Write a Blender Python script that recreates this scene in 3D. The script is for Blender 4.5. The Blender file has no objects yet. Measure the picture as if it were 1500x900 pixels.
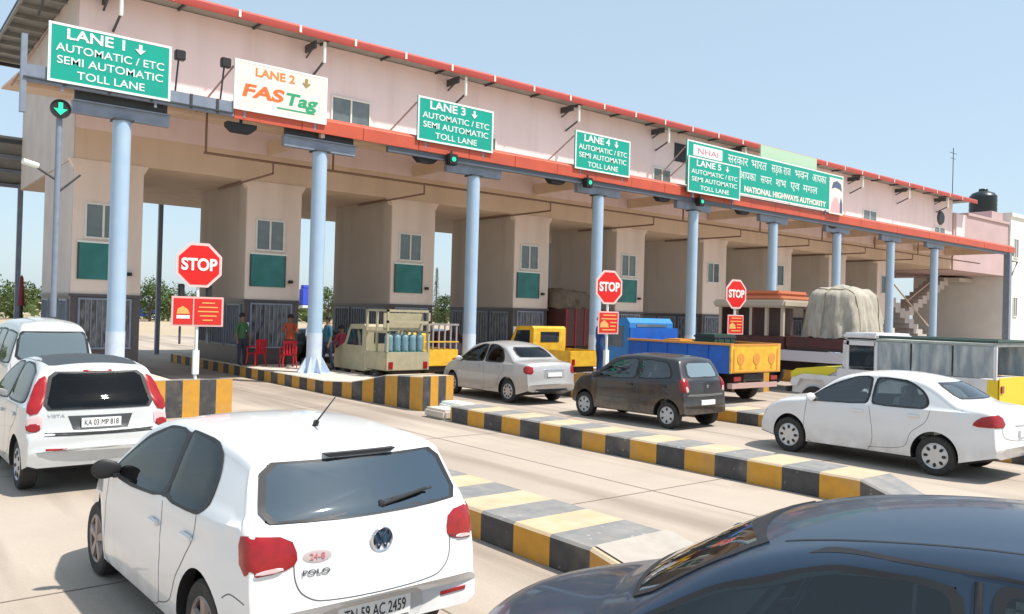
import bpy, bmesh, math, random
from mathutils import Vector, Matrix
from mathutils.bvhtree import BVHTree
random.seed(7)
rad = math.radians
sc = bpy.context.scene
C = sc.collection

# ------------------------------------------------------------------ camera
cam_d = bpy.data.cameras.new('camera'); cam = bpy.data.objects.new('camera', cam_d); C.objects.link(cam)
cam_d.sensor_width = 36; cam_d.lens = 36*1198.54/1500; cam_d.clip_start = .05; cam_d.clip_end = 5000
R = Matrix(((0.77686275, -0.62905847, 0.02774365), (-0.02624536, 0.01167325, 0.99958737), (-0.62912276, -0.77727034, -0.00744135)))
m = R.transposed().to_4x4(); m.translation = Vector((0, 0, 2.3)); cam.matrix_world = m
sc.camera = cam
# ------------------------------------------------------------------ light
SUN = Vector((0.26, -0.40, 0.88)).normalized()
el = math.asin(SUN.z); az = math.atan2(SUN.x, SUN.y)
w = bpy.data.worlds.new('World'); sc.world = w; w.use_nodes = True
nt = w.node_tree; bg = nt.nodes['Background']
sky = nt.nodes.new('ShaderNodeTexSky'); sky.sky_type = 'NISHITA'; sky.sun_disc = False
sky.sun_elevation = el; sky.sun_rotation = az; sky.altitude = 50
sky.air_density = 1.0; sky.dust_density = 1.2; sky.ozone_density = 1.0
mixn = nt.nodes.new('ShaderNodeMix'); mixn.data_type = 'RGBA'; mixn.inputs[0].default_value = .74; mixn.inputs[7].default_value = (2.15, 2.75, 3.2, 1)
nt.links.new(sky.outputs[0], mixn.inputs[6]); nt.links.new(mixn.outputs[2], bg.inputs[0]); bg.inputs[1].default_value = 0.125
sd = bpy.data.lights.new('sun', 'SUN'); sun = bpy.data.objects.new('sun', sd); C.objects.link(sun)
sd.energy = 2.9; sd.angle = rad(1.2); sd.color = (1, .95, .87)
sun.rotation_euler = SUN.to_track_quat('Z', 'Y').to_euler(); sun.location = (0, 0, 60)
sc.view_settings.view_transform = 'Standard'; sc.view_settings.look = 'None'
sc.view_settings.exposure = 1.02; sc.view_settings.gamma = 1

# ------------------------------------------------------------------ materials
MATS = {}
def mat(name, col, rough=.6, metal=0, coat=0, col2=None, scale=3, fac=.5, bump=0, ior=1.45, emit=None, detail=4, stretch=None, trans=0, chips=None, streak=0, dirt=None):
    if name in MATS: return MATS[name]
    mt = bpy.data.materials.new(name); mt.use_nodes = True
    n = mt.node_tree; b = n.nodes['Principled BSDF']
    b.inputs['Base Color'].default_value = (*col, 1); b.inputs['Roughness'].default_value = rough
    b.inputs['Metallic'].default_value = metal; b.inputs['IOR'].default_value = ior
    if trans: b.inputs['Transmission Weight'].default_value = trans
    if coat: b.inputs['Coat Weight'].default_value = coat; b.inputs['Coat Roughness'].default_value = .06
    if emit: b.inputs['Emission Color'].default_value = (*emit[0], 1); b.inputs['Emission Strength'].default_value = emit[1]
    if col2 or bump:
        tc = n.nodes.new('ShaderNodeTexCoord'); mp = n.nodes.new('ShaderNodeMapping')
        if stretch: mp.inputs['Scale'].default_value = stretch
        n.links.new(tc.outputs['Object'], mp.inputs[0])
        no = n.nodes.new('ShaderNodeTexNoise'); no.inputs['Scale'].default_value = scale; no.inputs['Detail'].default_value = detail
        n.links.new(mp.outputs[0], no.inputs['Vector'])
        if col2:
            rp = n.nodes.new('ShaderNodeValToRGB'); rp.color_ramp.elements[0].position = fac-.18; rp.color_ramp.elements[1].position = fac+.22
            rp.color_ramp.elements[0].color = (*col, 1); rp.color_ramp.elements[1].color = (*col2, 1)
            n.links.new(no.outputs[0], rp.inputs[0]); n.links.new(rp.outputs[0], b.inputs['Base Color'])
        if bump:
            bm_ = n.nodes.new('ShaderNodeBump'); bm_.inputs['Strength'].default_value = bump; bm_.inputs['Distance'].default_value = .02
            n.links.new(no.outputs[0], bm_.inputs['Height']); n.links.new(bm_.outputs[0], b.inputs['Normal'])
    def basecol():
        l = b.inputs['Base Color'].links; return l[0].from_socket if l else None
    def layer(fac_out, colr, blend='MIX'):
        mx = n.nodes.new('ShaderNodeMix'); mx.data_type = 'RGBA'; mx.blend_type = blend; src = basecol()
        if src: n.links.new(src, mx.inputs[6])
        else: mx.inputs[6].default_value = (*col, 1)
        mx.inputs[7].default_value = (*colr, 1); n.links.new(fac_out, mx.inputs[0]); n.links.new(mx.outputs[2], b.inputs['Base Color'])
    def nz(scale_, st, lo, hi, amt=1., det=5):
        tc = n.nodes.new('ShaderNodeTexCoord'); mp = n.nodes.new('ShaderNodeMapping'); mp.inputs['Scale'].default_value = st; n.links.new(tc.outputs['Object'], mp.inputs[0])
        no = n.nodes.new('ShaderNodeTexNoise'); no.inputs['Scale'].default_value = scale_; no.inputs['Detail'].default_value = det; n.links.new(mp.outputs[0], no.inputs['Vector'])
        mr = n.nodes.new('ShaderNodeMapRange'); mr.inputs[1].default_value = lo; mr.inputs[2].default_value = hi; mr.inputs[4].default_value = amt; n.links.new(no.outputs[0], mr.inputs[0]); return mr.outputs[0], tc
    if streak:
        o_, _ = nz(1.3, (1, 1, .09), .50, .72, streak); layer(o_, (.62, .58, .54), 'MULTIPLY')
        o_, _ = nz(.35, (1, 1, .6), .5, .75, streak*.8); layer(o_, (.74, .70, .66), 'MULTIPLY')
    if chips:
        o_, _ = nz(13, (1, 1, 1), .66, .70, .8, 8); layer(o_, chips)
        o_, _ = nz(2.2, (1, 1, 1), .52, .78, .4, 6); layer(o_, (.30, .25, .20))
    if dirt:
        o_, tc = nz(5, (1, 1, 1), .3, .7, 1); sp = n.nodes.new('ShaderNodeSeparateXYZ'); n.links.new(tc.outputs['Object'], sp.inputs[0])
        mr = n.nodes.new('ShaderNodeMapRange'); mr.inputs[1].default_value = .62; mr.inputs[2].default_value = .2; mr.inputs[3].default_value = 0.0; mr.inputs[4].default_value = .55; n.links.new(sp.outputs[2], mr.inputs[0])
        mu = n.nodes.new('ShaderNodeMath'); mu.operation = 'MULTIPLY'; n.links.new(mr.outputs[0], mu.inputs[0]); n.links.new(o_, mu.inputs[1]); layer(mu.outputs[0], dirt)
    MATS[name] = mt; return mt

pink = mat('pink_plaster', (.80, .67, .68), .85, col2=(.76, .63, .635), scale=.7, fac=.52, bump=.1, streak=.28)
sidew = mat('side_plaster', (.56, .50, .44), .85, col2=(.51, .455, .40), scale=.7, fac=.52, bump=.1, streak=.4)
towerp = mat('tower_plaster', (.80, .67, .59), .85, col2=(.75, .63, .55), scale=.8, fac=.52, bump=.1, streak=.35)
beige = mat('beige_plaster', (.70, .55, .43), .85, col2=(.65, .51, .40), scale=.8, fac=.5, bump=.1, streak=.3)
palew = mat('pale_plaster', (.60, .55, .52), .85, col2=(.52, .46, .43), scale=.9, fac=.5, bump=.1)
trimw = mat('white_trim', (.75, .74, .7), .5, col2=(.66, .64, .6), scale=6)
dgran = mat('dark_granite', (.075, .065, .07), .35, col2=(.11, .09, .09), scale=14)
redm = mat('red_sheet', (.46, .07, .055), .5, col2=(.40, .075, .06), scale=2.0, fac=.55)
redo = mat('orange_red_sheet', (.56, .10, .05), .5, col2=(.48, .085, .05), scale=1.5, fac=.5)
gryb = mat('grey_blue_steel', (.24, .28, .35), .45, col2=(.19, .22, .28), scale=4)
pil = mat('pale_blue_paint', (.36, .50, .66), .4, col2=(.42, .54, .66), scale=2, fac=.5)
pilw = mat('white_blue_paint', (.62, .70, .80), .4, col2=(.5, .58, .7), scale=4)
dsteel = mat('dark_steel', (.05, .055, .06), .5)
corr = mat('galvanised_sheet', (.26, .26, .25), .5, col2=(.19, .19, .18), scale=2)
pipe = mat('brown_pipe', (.22, .13, .09), .5)
greens = mat('sign_green', (.004, .36, .27), .4, col2=(.008, .32, .24), scale=1.5)
signw = mat('sign_white', (.80, .84, .80), .45, col2=(.74, .78, .74), scale=5)
signcream = mat('sign_cream', (.82, .76, .68), .45, col2=(.76, .7, .62), scale=3)
orang = mat('sign_orange', (.80, .24, .05), .45)
panelg = mat('panel_green', (.02, .15, .135), .35, col2=(.03, .20, .19), scale=2.5)
wglass = mat('window_glass', (.10, .13, .14), .08, col2=(.16, .19, .19), scale=2.5, ior=1.6)
kyel = mat('kerb_yellow', (.62, .31, .035), .65, col2=(.52, .26, .04), scale=7, fac=.55, chips=(.42, .36, .28))
kblk = mat('kerb_black', (.05, .05, .055), .65, col2=(.08, .075, .07), scale=7, fac=.55, chips=(.26, .23, .2))
kyelt = mat('sunlit_dusty_yellow', (.55, .40, .24), .8, col2=(.54, .45, .32), scale=5, fac=.5, chips=(.44, .38, .32))  # kerb tops: sun glare painted into the yellow, together with dust
kblkt = mat('sunlit_dusty_black', (.20, .20, .20), .8, col2=(.30, .28, .26), scale=5, fac=.55, chips=(.48, .43, .37))  # kerb tops: black greyed by painted-in sunlight as well as dust
conc = mat('pale_concrete', (.62, .55, .47), .9, col2=(.52, .46, .40), scale=3, bump=.15)
black = mat('black_plastic', (.02, .02, .022), .5)
rubber = mat('rubber', (.028, .027, .027), .85, col2=(.05, .045, .04), scale=12)
chrome = mat('chrome', (.7, .7, .72), .18, 1)
silver = mat('silver_rim', (.55, .56, .58), .35, .6)
cglass = mat('car_glass', (.022, .03, .038), .04, ior=1.75)
cglassb = mat('car_glass_blue', (.035, .06, .09), .05, ior=1.9)
cglassl = mat('car_glass_light', (.12, .16, .18), .06, ior=1.8)
tlred = mat('tail_red', (.36, .006, .008), .25, coat=.5, col2=(.24, .004, .006), scale=14)
tlclear = mat('tail_clear', (.62, .45, .45), .12, coat=1)
amber = mat('amber_lens', (.8, .3, .02), .15, coat=1)
platew = mat('plate_white', (.8, .8, .78), .4)
plate_ink = mat('plate_ink', (.03, .03, .03), .5)
skin = mat('skin', (.23, .12, .07), .6)
hairm = mat('hair', (.012, .01, .01), .6)
stopred = mat('stop_red', (.72, .012, .012), .35, col2=(.65, .015, .012), scale=4)
boardred = mat('board_red', (.68, .02, .02), .4, col2=(.6, .03, .02), scale=5)
yelink = mat('yellow_ink', (.8, .42, .12), .5)

def ground_mat():
    mt = bpy.data.materials.new('road_concrete'); mt.use_nodes = True; n = mt.node_tree; b = n.nodes['Principled BSDF']
    tc = n.nodes.new('ShaderNodeTexCoord')
    def noise(s, d, st=(1, 1, 1)):
        mp = n.nodes.new('ShaderNodeMapping'); mp.inputs['Scale'].default_value = st; n.links.new(tc.outputs['Object'], mp.inputs[0])
        q = n.nodes.new('ShaderNodeTexNoise'); q.inputs['Scale'].default_value = s; q.inputs['Detail'].default_value = d; n.links.new(mp.outputs[0], q.inputs[0]); return q
    a = noise(.35, 6); r = n.nodes.new('ShaderNodeValToRGB'); r.color_ramp.elements[0].position = .3; r.color_ramp.elements[1].position = .7
    r.color_ramp.elements[0].color = (.39, .32, .26, 1); r.color_ramp.elements[1].color = (.50, .42, .345, 1); n.links.new(a.outputs[0], r.inputs[0])
    s = noise(1.1, 6, (1, .07, 1)); r2 = n.nodes.new('ShaderNodeValToRGB'); r2.color_ramp.elements[0].position = .47; r2.color_ramp.elements[1].position = .66
    r2.color_ramp.elements[0].color = (1, 1, 1, 1); r2.color_ramp.elements[1].color = (.66, .64, .63, 1); n.links.new(s.outputs[0], r2.inputs[0])
    mx = n.nodes.new('ShaderNodeMix'); mx.data_type = 'RGBA'; mx.blend_type = 'MULTIPLY'; mx.inputs[0].default_value = 1
    n.links.new(r.outputs[0], mx.inputs[6]); n.links.new(r2.outputs[0], mx.inputs[7])
    f = noise(38, 3); r3 = n.nodes.new('ShaderNodeValToRGB'); r3.color_ramp.elements[0].color = (.86, .86, .86, 1); r3.color_ramp.elements[1].color = (1.08, 1.08, 1.08, 1)
    n.links.new(f.outputs[0], r3.inputs[0])
    mx2 = n.nodes.new('ShaderNodeMix'); mx2.data_type = 'RGBA'; mx2.blend_type = 'MULTIPLY'; mx2.inputs[0].default_value = 1
    n.links.new(mx.outputs[2], mx2.inputs[6]); n.links.new(r3.outputs[0], mx2.inputs[7])
    # scattered oil spots
    v = n.nodes.new('ShaderNodeTexVoronoi'); v.inputs['Scale'].default_value = .45; n.links.new(tc.outputs['Object'], v.inputs[0])
    r4 = n.nodes.new('ShaderNodeValToRGB'); r4.color_ramp.elements[0].position = .05; r4.color_ramp.elements[1].position = .16
    r4.color_ramp.elements[0].color = (.62, .60, .58, 1); r4.color_ramp.elements[1].color = (1, 1, 1, 1); n.links.new(v.outputs['Distance'], r4.inputs[0])
    mx3 = n.nodes.new('ShaderNodeMix'); mx3.data_type = 'RGBA'; mx3.blend_type = 'MULTIPLY'; mx3.inputs[0].default_value = .5
    n.links.new(mx2.outputs[2], mx3.inputs[6]); n.links.new(r4.outputs[0], mx3.inputs[7])
    n.links.new(mx3.outputs[2], b.inputs['Base Color']); b.inputs['Roughness'].default_value = .9
    bp = n.nodes.new('ShaderNodeBump'); bp.inputs['Strength'].default_value = .25; bp.inputs['Distance'].default_value = .01
    n.links.new(f.outputs[0], bp.inputs['Height']); n.links.new(bp.outputs[0], b.inputs['Normal'])
    return mt
roadm = ground_mat()
sand = mat('sandy_ground', (.46, .36, .25), .95, col2=(.38, .31, .21), scale=.06, fac=.5, detail=8)
joint = mat('joint_tar', (.22, .18, .15), .9)

def glassmat(name, tint, base=.06, gcol=(1, 1, 1)):
    mt = bpy.data.materials.new(name); mt.use_nodes = True; n = mt.node_tree; n.nodes.clear()
    o = n.nodes.new('ShaderNodeOutputMaterial'); t = n.nodes.new('ShaderNodeBsdfTransparent'); t.inputs[0].default_value = (*tint, 1)
    g_ = n.nodes.new('ShaderNodeBsdfGlossy'); g_.inputs['Roughness'].default_value = .03; g_.inputs[0].default_value = (*gcol, 1)
    f = n.nodes.new('ShaderNodeFresnel'); f.inputs[0].default_value = 1.6 if base > .048 else 1.33; ad = n.nodes.new('ShaderNodeMath'); ad.operation = 'ADD'; ad.inputs[1].default_value = base; ad.use_clamp = True; n.links.new(f.outputs[0], ad.inputs[0])
    mx = n.nodes.new('ShaderNodeMixShader'); n.links.new(ad.outputs[0], mx.inputs[0]); n.links.new(t.outputs[0], mx.inputs[1]); n.links.new(g_.outputs[0], mx.inputs[2]); n.links.new(mx.outputs[0], o.inputs[0]); return mt
tint_d = glassmat('tinted_glass', (.30, .33, .34), .012); tint_l = glassmat('clear_tinted_glass', (.62, .70, .70), .07); tint_b = glassmat('dark_tinted_glass', (.12, .15, .18), .20, (.78, .92, 1)); tint_t = glassmat('teal_tinted_glass', (.66, .84, .84), .045)
# ------------------------------------------------------------------ mesh helpers
class MB:
    def __init__(s): s.v = []; s.f = []; s.mi = []; s.mats = []
    def _m(s, m_):
        if m_ not in s.mats: s.mats.append(m_)
        return s.mats.index(m_)
    def add(s, vs, fs, m_):
        o = len(s.v); s.v += [tuple(v) for v in vs]; i = s._m(m_)
        for f in fs: s.f.append([o+k for k in f]); s.mi.append(i)
    def box(s, x0, x1, y0, y1, z0, z1, m_, bev=0, M=None):
        if bev:
            b = bmesh.new(); bmesh.ops.create_cube(b, size=1)
            for v in b.verts: v.co = Vector(((x0+x1)/2+v.co.x*(x1-x0), (y0+y1)/2+v.co.y*(y1-y0), (z0+z1)/2+v.co.z*(z1-z0)))
            bmesh.ops.bevel(b, geom=b.edges[:], offset=bev, segments=2, affect='EDGES')
            b.verts.index_update(); vs = [v.co.copy() for v in b.verts]; fs = [[v.index for v in f.verts] for f in b.faces]; b.free()
        else:
            vs = [Vector(p) for p in ((x0,y0,z0),(x1,y0,z0),(x1,y1,z0),(x0,y1,z0),(x0,y0,z1),(x1,y0,z1),(x1,y1,z1),(x0,y1,z1))]
            fs = [(0,3,2,1),(4,5,6,7),(0,1,5,4),(1,2,6,5),(2,3,7,6),(3,0,4,7)]
        if M: vs = [M @ v for v in vs]
        s.add(vs, fs, m_)
    def tube(s, pts, r, m_, seg=12, r1=None, caps=True):
        pts = [Vector(p) for p in pts]; n = len(pts); vs = []; fs = []
        for i, p in enumerate(pts):
            d = (pts[min(i+1, n-1)]-pts[max(i-1, 0)]).normalized()
            a = Vector((0, 0, 1)) if abs(d.z) < .9 else Vector((1, 0, 0))
            u = d.cross(a).normalized(); v = d.cross(u)
            rr = r if r1 is None else r+(r1-r)*i/(n-1)
            for k in range(seg):
                t = 2*math.pi*k/seg; vs.append(p+u*math.cos(t)*rr+v*math.sin(t)*rr)
        for i in range(n-1):
            for k in range(seg): fs.append((i*seg+k, i*seg+(k+1) % seg, (i+1)*seg+(k+1) % seg, (i+1)*seg+k))
        if caps: fs += [tuple(range(seg))[::-1], tuple(range((n-1)*seg, n*seg))]
        s.add(vs, fs, m_)
    def lathe(s, prof, c, axis, m_, seg=32):
        # prof: (radius, along); axis 'x','y','z'
        vs = []; fs = []; n = len(prof)
        for k in range(seg):
            t = 2*math.pi*k/seg; ct, st = math.cos(t), math.sin(t)
            for r_, a in prof:
                p = {'x': (a, r_*ct, r_*st), 'y': (r_*ct, a, r_*st), 'z': (r_*ct, r_*st, a)}[axis]
                vs.append((c[0]+p[0], c[1]+p[1], c[2]+p[2]))
        for k in range(seg):
            for i in range(n-1): a = k*n+i; b = ((k+1) % seg)*n+i; fs.append((a, b, b+1, a+1))
        s.add(vs, fs, m_)
    def prism(s, out, y0, y1, m_, M=None):
        # outline in (x,z), extruded along y
        n = len(out); vs = [Vector((x, y0, z)) for x, z in out]+[Vector((x, y1, z)) for x, z in out]
        if M: vs = [M @ v for v in vs]
        fs = [tuple(range(n)), tuple(range(n, 2*n))[::-1]]+[(i, n+i, n+(i+1) % n, (i+1) % n) for i in range(n)]
        s.add(vs, fs, m_)
    def build(s, name, parent=None, smooth=35):
        me = bpy.data.meshes.new(name); me.from_pydata(s.v, [], s.f)
        for q in s.mats: me.materials.append(q)
        me.polygons.foreach_set('material_index', s.mi)
        b = bmesh.new(); b.from_mesh(me); bmesh.ops.recalc_face_normals(b, faces=b.faces); b.to_mesh(me); b.free()
        if smooth:
            me.polygons.foreach_set('use_smooth', [True]*len(me.polygons)); me.set_sharp_from_angle(angle=rad(smooth))
        me.update()
        o = bpy.data.objects.new(name, me); C.objects.link(o)
        if parent: o.parent = parent
        return o
def XZY(x0, y0, z0, ang=0):  # helper transform
    return Matrix.Translation((x0, y0, z0)) @ Matrix.Rotation(ang, 4, 'Z')
def empty(name, loc, label, cat, rz=0, group=None):
    o = bpy.data.objects.new(name, None); C.objects.link(o); o.location = loc; o.rotation_euler = (0, 0, rz); o.empty_display_size = .3
    return tag(o, label, cat, group)
def tag(o, label=None, cat=None, group=None, kind=None):
    if label: o['label'] = label
    if cat: o['category'] = cat
    if group: o['group'] = group
    if kind: o['kind'] = kind
    return o
def at_origin(o, loc):
    # move the object's origin to loc keeping geometry in place
    o.data.transform(Matrix.Translation(-Vector(loc))); o.location = loc; return o
def text(s, size, m_, M, name='lettering', parent=None, ext=.004, align='CENTER', width=None, bold=0):
    cu = bpy.data.curves.new(name, 'FONT'); cu.body = s; cu.size = size; cu.extrude = ext; cu.align_x = align; cu.align_y = 'CENTER'; cu.offset = bold
    t = bpy.data.objects.new(name, cu); C.objects.link(t)
    dg = bpy.context.evaluated_depsgraph_get(); me = bpy.data.meshes.new_from_object(t.evaluated_get(dg))
    bpy.data.objects.remove(t); bpy.data.curves.remove(cu)
    if width and len(me.vertices):
        xs = [v.co.x for v in me.vertices]; wd = max(xs)-min(xs); me.transform(Matrix.Scale(width/max(wd, .01), 4, (1, 0, 0)))
    me.transform(M); me.materials.clear(); me.materials.append(m_); me.name = name
    o = bpy.data.objects.new(name, me); C.objects.link(o); o.parent = parent; return o
def face_my(x, y, z):  # text facing -Y
    return Matrix.Translation((x, y, z)) @ Matrix.Rotation(rad(90), 4, 'X')
def join(objs, name, parent=None):
    b = bmesh.new(); mats = []
    for o in objs:
        idx = {}
        for i, q in enumerate(o.data.materials):
            if q not in mats: mats.append(q)
            idx[i] = mats.index(q)
        k = len(b.faces); b.from_mesh(o.data); b.faces.ensure_lookup_table()
        for f in b.faces[k:]: f.material_index = idx.get(f.material_index, 0)
    me = bpy.data.meshes.new(name); b.to_mesh(me); b.free()
    for q in mats: me.materials.append(q)
    for o in objs: bpy.data.objects.remove(o)
    o = bpy.data.objects.new(name, me); C.objects.link(o); o.parent = parent; return o

# ------------------------------------------------------------------ setting
g = MB(); g.add([(-900, -500, 0), (1500, -500, 0), (1500, 2200, 0), (-900, 2200, 0)], [(0, 1, 2, 3)], sand)
tag(g.build('ground', smooth=0), kind='structure')
g = MB(); g.add([(-14, -12, .004), (75, -12, .004), (75, 62, .004), (-14, 62, .004)], [(0, 1, 2, 3)], roadm)
tag(g.build('road', smooth=0), kind='structure')
g = MB()
for yy in [-3, 2.1, 7.2, 12.3, 17.4, 22.5, 27.6, 32.7, 37.8, 43]: g.add([(-14, yy, .008), (70, yy, .008), (70, yy+.018, .008), (-14, yy+.018, .008)], [(0, 1, 2, 3)], joint)
for xx in [-3.7, .2, 3.6, 8.3, 13.6, 19.4, 25.2]: g.add([(xx, -12, .008), (xx+.016, -12, .008), (xx+.016, 60, .008), (xx, 60, .008)], [(0, 1, 2, 3)], joint)
tag(g.build('expansion_joints', smooth=0), kind='structure')

# ------------------------------------------------------------------ toll building
PX = [4.97, 10.1, 15.6, 21.5, 27.6, 34.0, 40.1, 46.1, 52.0]      # left edges of the booth towers
PILX = [5.31, 10.8, 16.5, 22.5, 28.3, 34.3, 40.1, 45.9, 51.4]
BW = 1.9; YF = 26.5
bld = empty('toll_building', (5, YF, 0), 'long pink upper storey of the toll plaza under a red edged roof', 'building')
O = Vector((5, YF, 0))
def L(mb, name, parent=bld, org=O, smooth=35):
    o = mb.build(name, parent, smooth); o.data.transform(Matrix.Translation(-org)); return o
b = MB()
b.box(4.97, 62.9, YF, 36, 7.35, 11.48, pink)
L(b, 'upper_wall', smooth=0)
b = MB(); b.box(4.97, 62.9, YF-.002, 36, 6.45, 7.348, beige)
L(b, 'floor_beam', smooth=0)
b = MB(); b.box(4.94, 4.969, YF+.02, 35.98, 6.47, 11.46, palew); L(b, 'end_wall', smooth=0)
# roof sheet with overhang and ribs underneath
b = MB(); b.box(3.8, 64.7, 25.62, 37, 11.5, 11.56, corr)
for i in range(9):
    yy = 26.9+i*1.2; b.box(3.85, 4.9, yy, yy+.16, 11.36, 11.5, corr)
b.box(3.8, 3.88, 25.62, 37, 11.4, 11.62, corr); b.box(3.8, 64.7, 36.95, 37.05, 11.3, 11.62, dsteel)
for i in range(25):
    b.box(5.3+i*2.4, 5.36+i*2.4, 25.65, 26.49, 11.42, 11.5, dsteel)
L(b, 'roof')
b = MB()
prof = [(25.52, 11.33), (25.50, 11.38), (25.50, 11.56), (25.56, 11.64), (25.95, 11.70), (25.95, 11.67), (25.60, 11.60), (25.55, 11.54), (25.55, 11.35)]
for i in range(30):
    x0 = 3.8+i*2.03; x1 = x0+2.04
    d = .006*(i % 2)
    n = len(prof); vs = [(x0, y-d, z) for y, z in prof]+[(x1, y-d, z) for y, z in prof]
    b.add(vs, [(k, (k+1) % n, n+(k+1) % n, n+k) for k in range(n)]+[tuple(range(n)), tuple(range(n, 2*n))], redm)
fa = L(b, 'roof_fascia')
for i in range(29):
    b = MB(); b.box(5.2+i*2.03, 5.28+i*2.03, 25.47, 25.49, 11.37, 11.6, signcream); L(b, 'clip', fa)
# downpipe brackets
for i, x in enumerate([3.95, 5.9, 12.3, 18.2, 24.2, 30.1, 36.2, 42.2, 48.3, 54.4, 60.2]):
    b = MB(); b.tube([(x, 25.68, 11.32), (x, 25.68, 10.62)], .055, signw, 10); b.tube([(x, 25.68, 10.68), (x-.02, 26.48, 10.35)], .04, dsteel, 8)
    b.box(x-.35, x-.28, 25.7, 26.48, 11.05, 11.3, dsteel); b.tube([(x-.3, 26.45, 10.9), (x-.3, 25.72, 11.2)], .035, dsteel, 6)
    L(b, 'downpipe')
def window(parent, org, x0, x1, z0, z1, y=YF, panes=2, side=None, fr=trimw, gl=wglass, d=.05):
    b = MB(); t = .055
    b.box(x0-t, x1+t, y-d, y+.02, z1, z1+t, fr); b.box(x0-t, x1+t, y-d-.03, y+.02, z0-t, z0, fr)
    b.box(x0-t, x0, y-d, y+.02, z0, z1, fr); b.box(x1, x1+t, y-d, y+.02, z0, z1, fr)
    for k in range(1, panes):
        xm = x0+(x1-x0)*k/panes; tm = .03 if panes < 5 else .013; b.box(xm-tm, xm+tm, y-d+.005, y+.02, z0, z1, fr)
    M = side
    w_ = b.build('window', None, 0)
    if M: w_.data.transform(M)
    w_.data.transform(Matrix.Translation(-org)); w_.parent = parent
    b = MB(); b.box(x0, x1, y-.012, y+.01, z0, z1, gl); p_ = b.build('pane', None, 0)
    if M: p_.data.transform(M)
    p_.data.transform(Matrix.Translation(-org)); p_.parent = w_
    return w_
for x0, x1, z0, z1 in [(13.05, 14.5, 8.5, 9.75), (19.2, 20.3, 8.3, 9.4), (30.0, 31.2, 8.2, 9.5), (50.0, 51.6, 8.3, 9.5), (60.0, 61.6, 8.0, 9.3)]:
    window(bld, O, x0, x1, z0, z1)
# exhaust fan near the far end
b = MB(); b.lathe([(.0, -.08), (.42, -.08), (.5, 0), (.5, .1)], (60.9, YF-.06, 10.0), 'y', dsteel, 20); L(b, 'fan')
b = MB(); b.box(31.5, 36.5, YF-.04, YF-.003, 10.05, 10.95, black); L(b, 'vent_opening')
# rear canopy
rc = empty('rear_canopy', (5, 36, 0), 'grey corrugated lean-to canopy behind the toll building at the far left', 'canopy')
b = MB(); ang = math.atan2(1.3, 3.0)
b.add([(-2, 35.9, 8.35), (66, 35.9, 8.35), (66, 39, 7.0), (-2, 39, 7.0), (-2, 35.9, 8.43), (66, 35.9, 8.43), (66, 39, 7.08), (-2, 39, 7.08)], [(0,1,2,3),(4,5,6,7),(0,1,5,4),(1,2,6,5),(2,3,7,6),(3,0,4,7)], corr)
o = b.build('sheet', rc, 0); o.data.transform(Matrix.Translation(-Vector((5, 36, 0))))
b = MB()
for t in (0, .33, .66, 1): b.box(-2, 66, 35.95+t*2.9, 36.1+t*2.9, 8.18-t*1.32, 8.32-t*1.32, gryb if t else dsteel)
for x in PILX+[62]: b.box(x-.09, x+.09, 38.6, 38.78, 0, 7.0, gryb)
o = b.build('frame', rc, 0); o.data.transform(Matrix.Translation(-Vector((5, 36, 0))))
# front canopy
fc = empty('front_canopy', (5, 24.5, 0), 'low canopy with orange-red edge across the front of the toll plaza', 'canopy')
OC = Vector((5, 24.5, 0))
b = MB()
b.add([(3.1, 22.42, 7.86), (63.2, 22.42, 7.86), (63.2, 26.48, 8.15), (3.1, 26.48, 8.15), (3.1, 22.42, 7.80), (63.2, 22.42, 7.80), (63.2, 26.48, 8.09), (3.1, 26.48, 8.09)], [(0,1,2,3),(4,5,6,7),(0,1,5,4),(1,2,6,5),(2,3,7,6),(3,0,4,7)], beige)
L(b, 'canopy_sheet', fc, OC, 0)
b = MB(); x = 8.1; i = 0
while x < 63.1:
    x1 = min(x+1.98, 63.2); d = .005*(i % 2)
    b.add([(x, 22.40-d, 7.46), (x1, 22.40-d, 7.46), (x1, 22.40-d, 7.84), (x, 22.40-d, 7.84), (x, 22.62, 7.98), (x1, 22.62, 7.98), (x, 22.46, 7.46), (x1, 22.46, 7.46), (x, 22.64, 7.94), (x1, 22.64, 7.94)],
          [(0,1,2,3), (3,2,5,4), (0,6,7,1), (6,8,9,7), (4,5,9,8), (0,3,4,8,6), (1,7,9,5,2)], redo)
    x += 2.0; i += 1
L(b, 'red_fascia', fc, OC)
b = MB(); b.box(3.05, 8.08, 22.38, 22.5, 7.50, 7.90, gryb); b.box(3.05, 8.05, 22.33, 22.38, 7.56, 7.60, dsteel); b.box(3.0, 3.12, 22.36, 22.52, 6.75, 8.6, gryb)
for x in (3.9, 4.9, 5.9, 6.9, 7.6): b.box(x, x+.06, 22.35, 22.38, 7.5, 7.9, dsteel)
L(b, 'grey_fascia', fc, OC, 0)
b = MB()
for x in PILX[1:]+[57, 61.8]: b.box(x-.06, x+.06, 22.5, 26.47, 7.35, 7.78, beige)
b.box(13, 63.2, 22.46, 22.58, 7.27, 7.455, mat('beam_dark', (.10, .12, .15), .5)); b.box(8, 63.2, 22.9, 23.0, 7.66, 7.79, gryb); b.box(3.1, 63.2, 24.5, 24.6, 7.85, 7.94, beige)
L(b, 'rafters', fc, OC, 0)
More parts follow.
